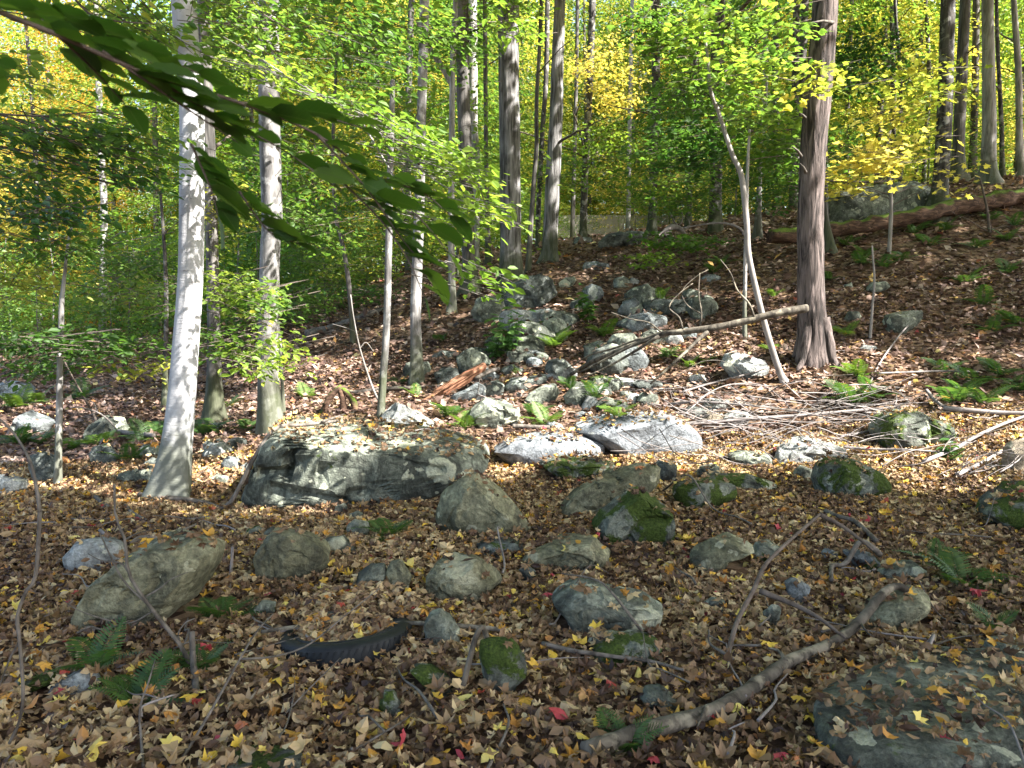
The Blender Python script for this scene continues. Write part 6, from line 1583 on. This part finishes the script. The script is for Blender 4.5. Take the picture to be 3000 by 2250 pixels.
t0.scale = (1, 1, .8)
t0.location[2] -= .004

# ------------------------------------------------------------------ ferns
def frond_mesh(seed, L=1.0, pal='fern'):
    rng = np.random.default_rng(seed)
    tr = Tris(); n = 17
    def mid(t): return np.array([t * .93, 0, .42 * t - .52 * t * t])
    path = np.array([mid(t) for t in np.linspace(0, 1, 12)])
    V, F = tube(path, np.linspace(.009, .002, 12), 4)
    tr.add(V, F, np.full(len(F), .55))
    for i in range(n):
        t = .12 + .86 * i / (n - 1)
        w = .30 * np.sin(np.pi * min(1, (t * .86 + .12))) ** .9 * (1 - t * .25) + .015
        for sg in (-1, 1):
            b = mid(t); dirx = .30 + .25 * t
            tip = b + np.array([w * dirx, sg * w, -.10 * w - .15 * w * w + rng.normal(0, .012)])
            d = tip - b; wd = .030 * (1 - .35 * t) + .006
            nseg = 5
            vs_ = [b]; fs = []
            ups = []; lows = []
            for k in range(1, nseg):
                f = k / nseg
                c = b + d * f; ww = wd * (1 - f * .75) * (1.0 + .25 * (-1) ** k)
                ups.append(c + np.array([ww, sg * .1 * ww, .2 * ww])); lows.append(c + np.array([-ww, -sg * .1 * ww, .2 * ww]))
            vs_ = [b] + ups + lows + [tip]
            m = nseg - 1
            for k in range(m - 1):
                fs += [(1 + k, 2 + k, 1 + m + k), (2 + k, 2 + m + k, 1 + m + k)]
            fs += [(0, 1, 1 + m), (m, 2 * m + 1, 2 * m)]
            tr.add(np.array(vs_), np.array(fs), np.full(len(fs), np.clip(rng.normal(.5, .18), 0, 1)))
    return tr.mesh('frond', LEAF[pal])


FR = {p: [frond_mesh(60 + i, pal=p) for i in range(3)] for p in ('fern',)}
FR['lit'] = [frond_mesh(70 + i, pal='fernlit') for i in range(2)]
rng = np.random.default_rng(15)


def fern(label, px, py, size, n=7, kind='fern', group=None, lean=0):
    q = hit(px, py); q[2] = surface_z(q[0], q[1])[0] - .01
    e = empty('fern', q, label, 'fern', group)
    a0 = rng.uniform(0, 6)
    for k in range(n):
        o = link('frond', FR[kind][rng.integers(len(FR[kind]))], e)
        o.rotation_euler = (rng.normal(0, .12), rng.uniform(-.95, -.2), a0 + k * 2 * np.pi / n + rng.normal(0, .25))
        s = size * .8 * rng.uniform(.6, 1.2); o.scale = (s, s, s)
    return e


def FZ(z, x, y): return PX(z, [(x, y)])[0]
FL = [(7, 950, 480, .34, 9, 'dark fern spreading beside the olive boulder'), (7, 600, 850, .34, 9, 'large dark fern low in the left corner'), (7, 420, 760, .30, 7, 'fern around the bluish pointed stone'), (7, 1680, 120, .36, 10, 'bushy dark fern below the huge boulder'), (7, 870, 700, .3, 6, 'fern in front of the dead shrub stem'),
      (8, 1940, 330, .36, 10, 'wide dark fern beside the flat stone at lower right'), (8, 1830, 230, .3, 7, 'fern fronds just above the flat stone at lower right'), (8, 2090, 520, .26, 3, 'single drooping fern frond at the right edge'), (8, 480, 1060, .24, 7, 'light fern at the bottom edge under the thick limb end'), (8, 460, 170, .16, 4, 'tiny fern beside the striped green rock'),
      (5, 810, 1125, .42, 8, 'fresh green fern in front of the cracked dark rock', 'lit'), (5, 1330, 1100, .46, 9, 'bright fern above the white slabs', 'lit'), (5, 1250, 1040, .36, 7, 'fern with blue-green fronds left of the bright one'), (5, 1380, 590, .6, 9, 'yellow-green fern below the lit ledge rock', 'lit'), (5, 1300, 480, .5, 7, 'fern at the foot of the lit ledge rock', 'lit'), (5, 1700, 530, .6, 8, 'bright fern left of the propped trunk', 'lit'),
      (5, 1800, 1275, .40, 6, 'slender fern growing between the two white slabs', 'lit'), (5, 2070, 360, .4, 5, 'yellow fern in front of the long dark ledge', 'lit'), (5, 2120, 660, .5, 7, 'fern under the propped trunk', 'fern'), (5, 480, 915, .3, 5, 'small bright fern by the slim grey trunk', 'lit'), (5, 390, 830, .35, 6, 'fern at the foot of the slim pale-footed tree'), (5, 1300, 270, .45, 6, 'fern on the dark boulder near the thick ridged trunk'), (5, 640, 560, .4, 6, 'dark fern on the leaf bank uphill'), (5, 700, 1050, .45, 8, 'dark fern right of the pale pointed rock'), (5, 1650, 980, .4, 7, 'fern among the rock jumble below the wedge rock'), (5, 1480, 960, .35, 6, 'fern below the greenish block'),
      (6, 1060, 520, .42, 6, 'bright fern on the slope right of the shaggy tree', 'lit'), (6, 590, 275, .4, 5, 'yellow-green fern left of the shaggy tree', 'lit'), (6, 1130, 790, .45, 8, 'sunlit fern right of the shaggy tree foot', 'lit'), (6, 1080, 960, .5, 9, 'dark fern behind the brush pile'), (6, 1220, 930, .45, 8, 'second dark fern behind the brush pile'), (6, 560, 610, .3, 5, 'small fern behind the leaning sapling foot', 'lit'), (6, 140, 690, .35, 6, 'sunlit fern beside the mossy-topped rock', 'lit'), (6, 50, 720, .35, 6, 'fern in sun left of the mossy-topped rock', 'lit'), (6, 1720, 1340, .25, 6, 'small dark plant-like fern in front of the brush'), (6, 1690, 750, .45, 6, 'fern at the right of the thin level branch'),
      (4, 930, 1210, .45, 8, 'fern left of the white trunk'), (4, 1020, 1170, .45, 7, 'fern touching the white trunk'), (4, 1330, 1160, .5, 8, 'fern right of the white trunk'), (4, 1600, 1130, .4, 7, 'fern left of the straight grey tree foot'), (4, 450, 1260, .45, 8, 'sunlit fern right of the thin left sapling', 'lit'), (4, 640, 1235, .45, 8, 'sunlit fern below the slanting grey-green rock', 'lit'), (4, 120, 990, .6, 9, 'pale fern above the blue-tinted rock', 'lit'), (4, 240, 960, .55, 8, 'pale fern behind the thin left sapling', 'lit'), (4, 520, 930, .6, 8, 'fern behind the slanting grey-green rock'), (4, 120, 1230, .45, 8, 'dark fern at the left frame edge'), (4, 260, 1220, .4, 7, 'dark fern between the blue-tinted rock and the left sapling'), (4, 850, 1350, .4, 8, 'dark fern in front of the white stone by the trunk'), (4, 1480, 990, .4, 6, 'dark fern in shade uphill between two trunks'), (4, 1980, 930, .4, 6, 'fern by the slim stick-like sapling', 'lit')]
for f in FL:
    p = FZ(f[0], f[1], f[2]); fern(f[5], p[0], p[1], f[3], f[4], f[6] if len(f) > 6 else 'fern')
NTH = ['', 'second ', 'third ', 'fourth ', 'fifth ', 'sixth ', 'seventh ', 'eighth ', 'ninth ', 'tenth ', 'eleventh ', 'twelfth ', 'thirteenth ', 'fourteenth ', 'fifteenth ', 'sixteenth ', 'seventeenth ', 'eighteenth ', 'nineteenth ', 'twentieth ', 'twenty-first ', 'twenty-second ']
def nth_right(es, tail):
    for k, e in enumerate(sorted(es, key=lambda e: -project(np.array(e.location))[0])):
        e['label'] = (NTH[k] + 'fern from the right ' + tail) if k else 'rightmost fern ' + tail
patch = []; slope_f = []
for (z, x, y) in [(6, 1800, 900), (6, 1950, 960), (6, 2180, 880), (6, 1880, 830), (6, 2050, 780), (6, 1760, 960)]:
    p = FZ(z, x, y); patch.append(fern('fern in the dense patch behind the brush pile', p[0], p[1], .5, 7, 'fern', 'ferns of the patch behind the brush'))
for (z, x, y) in [(6, 1950, 320), (6, 1830, 180), (6, 2000, 500), (6, 1160, 60), (6, 940, 170), (6, 1300, 90), (6, 1420, 40), (6, 2150, 450), (6, 2100, 120), (3, 1500, 1520), (3, 1700, 1500), (3, 2000, 1430), (3, 2150, 1470), (3, 1060, 1600), (3, 1180, 1650), (3, 1900, 1610), (3, 2100, 1570), (3, 1600, 1600), (6, 250, 60), (6, 200, 120), (3, 50, 1640)]:
    p = FZ(z, x, y); slope_f.append(fern('fern scattered on the brown slope below the crest', p[0], p[1], .5, 6, 'fern', 'ferns scattered on the upper slope'))
nth_right(patch, 'in the dense patch behind the brush pile'); nth_right(slope_f, 'scattered on the brown slope below the crest')

# leafy woodland plants
def plant(label, px, py, h, n, leaf, pal='paleblue'):
    q = hit(px, py); q[2] = surface_z(q[0], q[1])[0]
    e = empty('woodland_plant', q, label, 'plant')
    for k in range(n):
        a = rng.uniform(0, 6.28); l = h * rng.uniform(.6, 1.1); d = np.array([math.cos(a), math.sin(a)]) * l * .45
        P = spline(np.array([[0, 0, -.02], [d[0] * .3, d[1] * .3, l * .5], [d[0], d[1], l]]), 9)
        V, F = tube(P, np.linspace(.006, .002, 9), 5)
        st = link('stem', fast_mesh('stem', V, F, LEAF['fern'], np.full(len(F), .4), True), e)
        m = 9
        C = P[np.clip(np.linspace(2, 8, m).astype(int), 0, 8)]
        A = rng.normal(size=(m, 3)); A[:, 2] = -.15
        V, F, T = place_leaves(C, A, np.array([0, 0, 1.0]) + rng.normal(0, .3, (m, 3)), np.full(m, leaf) * rng.uniform(.7, 1.2, m), 'oval', rng.uniform(0, 1, m))
        link('leaves', fast_mesh('leaves', V, F, LEAF[pal], T), st)
p = FZ(5, 1080, 690); plant('pale green leafy plant in front of the shadowed cracked rock', p[0], p[1], .75, 9, .17)
p = FZ(5, 1000, 680); plant('low leafy plant beside the square-topped rock', p[0], p[1], .5, 7, .15)
p = FZ(5, 1600, 440); plant('leafy plant below the upright blue-grey rock', p[0], p[1], .6, 7, .18, 'deep')
p = FZ(6, 1690, 1330); plant('small round-leaved plant in front of the brush pile', p[0], p[1], .2, 5, .09, 'deep')

# ------------------------------------------------------------------ leaf litter
rng = np.random.default_rng(2024)
def beech_flat():
    t = np.linspace(0, 1, 5); hw = [0, .20, .27, .19, 0]
    V = [(a, -w, 0) for a, w in zip(t, hw)] + [(a, w, 0) for a, w in zip(t[1:-1], hw[1:-1])] + [(.5, 0, 0)]
    b = [0, 1, 2, 3, 4, 7, 6, 5]
    V = np.array([(.45, 0, 0)] + [(x, y, z) for x, y, z in V[:-1]]); b = [k + 1 for k in b]
    return V, np.array([(0, b[i], b[(i + 1) % 8]) for i in range(8)])


def rolled(k, ax, fold, sd, beech=False):
    """a dry leaf rolled about an in-plane axis, creased and cupped"""
    V, F = beech_flat() if beech else maple((.1, .1, fold))
    V = V.copy()
    r2 = np.random.default_rng(sd)
    c, s_ = math.cos(ax), math.sin(ax)
    x = V[:, 0] - .4; y = V[:, 1]
    a = x * c + y * s_; b = -x * s_ + y * c
    a = a + r2.normal(0, .02, len(a)); b = b + r2.normal(0, .02, len(b))
    z = (1 - np.cos(a * k)) / k; a2 = np.sin(a * k) / k
    z = z + V[:, 2] + .10 * np.sin(b * 6 + sd) * .5 + r2.normal(0, .035, len(z))
    return np.stack([a2 * c - b * s_ + .1, a2 * s_ + b * c, z * (1 if sd % 2 else -1) + (0 if sd % 2 else .12)], -1), F


CURL = [rolled(k, ax, fo, 3 + i) for i, (k, ax, fo) in enumerate([(1.2, 0, .1), (2.6, .6, .2), (3.4, 1.3, .3), (2.2, 2.2, -.2), (3.8, .2, .4), (1.6, 1.0, .5), (3.0, 1.6, -.3), (4.2, .9, .2), (2.0, 2.7, .6), (.5, .5, .1), (2.8, .0, .0), (3.6, 1.9, .5)])] + [rolled(k, ax, fo, 30 + i, True) for i, (k, ax, fo) in enumerate([(1.5, .2, .1), (3.0, 1.5, .2), (4.0, 1.2, .1), (2.2, .0, .3), (3.4, 1.9, 0), (1.0, 1.0, .1), (4.4, .4, 0)])]


def scatter(y0, y1, n, margin):
    # area-uniform inside the view wedge
    Y = np.sqrt(rng.uniform(0, 1, n * 2) * (y1 ** 2 - y0 ** 2) + y0 ** 2)
    x = rng.uniform(-1, 1, n * 2) * (.70 * Y + margin)
    return x[:n], Y[:n]


def drop(x, y, on_rock=.16):
    P = np.empty((len(x), 3)); Nn = np.empty((len(x), 3)); ok = np.ones(len(x), bool)
    gz = ground_z(x, y)
    up = Vector((0, 0, -1))
    for i in range(len(x)):
        h = ROCKBVH.ray_cast(Vector((x[i], y[i], gz[i] + 3)), up)
        if h[0] is not None and h[0].z > gz[i] + .02:
            hh = h[0].z - gz[i]
            pr = on_rock if h[1].z > .75 else 0.03
            if h[1].z > .5 and hh < .07: pr = .75
            if x[i] > 1.0 and y[i] < 3.7 and h[1].z > .6: pr = .42
            if rng.uniform() > pr: ok[i] = False
            P[i] = h[0][:]; Nn[i] = h[1][:]
        else:
            P[i] = (x[i], y[i], gz[i]); Nn[i] = (0, 0, 1)
    return P, Nn, ok


LT = Tris()
def tones(n, P, mean=.43, bright=.10):
    u = rng.uniform(0, 1, n)
    t = np.where(u < 1 - bright, np.clip(rng.normal(mean, .19, n) + .22 * fbm(np.asarray(P) * np.array([1.6, 1.6, .5]), 33, 3), .02, .75), np.where(u < .994, rng.uniform(.77, .965, n), rng.uniform(.975, 1, n)))
    return t
near_pool = []
def litter(y0, y1, n, size, tmpl_list, lift, tilt, margin=.9):
    x, y = scatter(y0, y1, n, margin)
    P, Nn, ok = drop(x, y)
    P, Nn = P[ok], Nn[ok]
    n = len(P)
    P[:, 2] += rng.uniform(.003, lift, n)
    A = rng.normal(size=(n, 3)); A[:, 2] *= .25
    Nn = Nn + rng.normal(0, tilt, (n, 3)); Nn[:, 2] = np.maximum(Nn[:, 2], .15)
    sz = size * np.clip(rng.lognormal(0, .32, n), .45, 1.9)
    tn = tones(n, P, .43 if y0 < 7 else .35, .10 if y0 < 7 else .04)
    which = rng.integers(0, len(tmpl_list), n)
    return P, A, Nn, sz, tn, which


tl_near = CURL
P, A, Nn, sz, tn, wh = litter(1.9, 8.2, 92000, .048, tl_near, .055, .50)
# the leaves that show largest become pieces of their own on the ground
C0 = P - CAM; score = sz / np.linalg.norm(C0, axis=1) * (1 + .5 * (tn > .77))
ppx, ppy = project(P)
score[(ppx < 0) | (ppx > 3000) | (ppy > 2250) | (ppy < 1000)] = 0
top = np.argsort(-score)[:280]
P[top, 2] += .016
for i in top:
    V, F, T = place_leaves(np.zeros((1, 3)), A[i:i + 1], Nn[i:i + 1] + np.array([0, 0, .6]), sz[i:i + 1] * 1.05, CURL[wh[i]], tn[i:i + 1])
    link('fallen_leaf', fast_mesh('fallen_leaf', V, F, LEAF['litter'], T), ground, P[i])
rest = np.ones(len(P), bool); rest[top] = False
for k, tm in enumerate(CURL):
    s_ = rest & (wh == k)
    LT.add(*place_leaves(P[s_], A[s_], Nn[s_], sz[s_], tm, tn[s_]))
# leaves blown into and banked over the back of the tyre
nn_ = 900
aa = rng.uniform(0, 2 * np.pi, nn_); rr_ = .40 * np.sqrt(rng.uniform(0, 1, nn_))
P = np.stack([ty[0] + rr_ * np.cos(aa), ty[1] + .10 + rr_ * np.sin(aa), np.zeros(nn_)], -1)
inside = np.hypot(P[:, 0] - ty[0], P[:, 1] - ty[1]) < .235
P = P[inside | (P[:, 1] > ty[1] + .12)]; nn_ = len(P)
P[:, 2] = ground_z(P[:, 0], P[:, 1]) + .03 + .045 * np.clip((P[:, 1] - ty[1] + .2) / .4, 0, 1) + rng.uniform(0, .03, nn_)
A = rng.normal(size=(nn_, 3)); A[:, 2] *= .25
LT.add(*place_leaves(P, A, np.array([0, 0, 1.0]) + rng.normal(0, .45, (nn_, 3)), .07 * rng.uniform(.6, 1.2, nn_), CURL[1], tones(nn_, P)))
LT2 = Tris()
for y0, y1, n, size, lift, tilt in [(8.0, 13.0, 46000, .070, .05, .5), (12.8, 20, 26000, .11, .05, .4), (20, 36, 16000, .17, .06, .4)]:
    P, A, Nn, sz, tn, wh = litter(y0, y1, n, size, ['star', 'diamond'] if y0 < 12 else ['diamond', 'diamond'], lift, tilt, 1.5)
    for k, tm in enumerate(['star', 'diamond'] if y0 < 12 else ['diamond']):
        s_ = (wh == k) if y0 < 12 else np.ones(len(P), bool)
        LT2.add(*place_leaves(P[s_], A[s_], Nn[s_], sz[s_], tm, tn[s_]))
bank_o = link('bank_litter', LT2.mesh('bank_litter', LEAF['bank']))
bank_o['kind'] = 'stuff'; bank_o['label'] = 'pinkish brown fallen leaves covering the bank and slope'
lit_o = link('leaf_litter', LT.mesh('leaf_litter', LEAF['litter']))
lit_o['kind'] = 'stuff'; lit_o['label'] = 'carpet of dry brown and tan fallen leaves'
print('TRIS', sum(len(o.data.polygons) for o in {o.data.name: o for o in bpy.data.objects if o.type == 'MESH'}.values()))
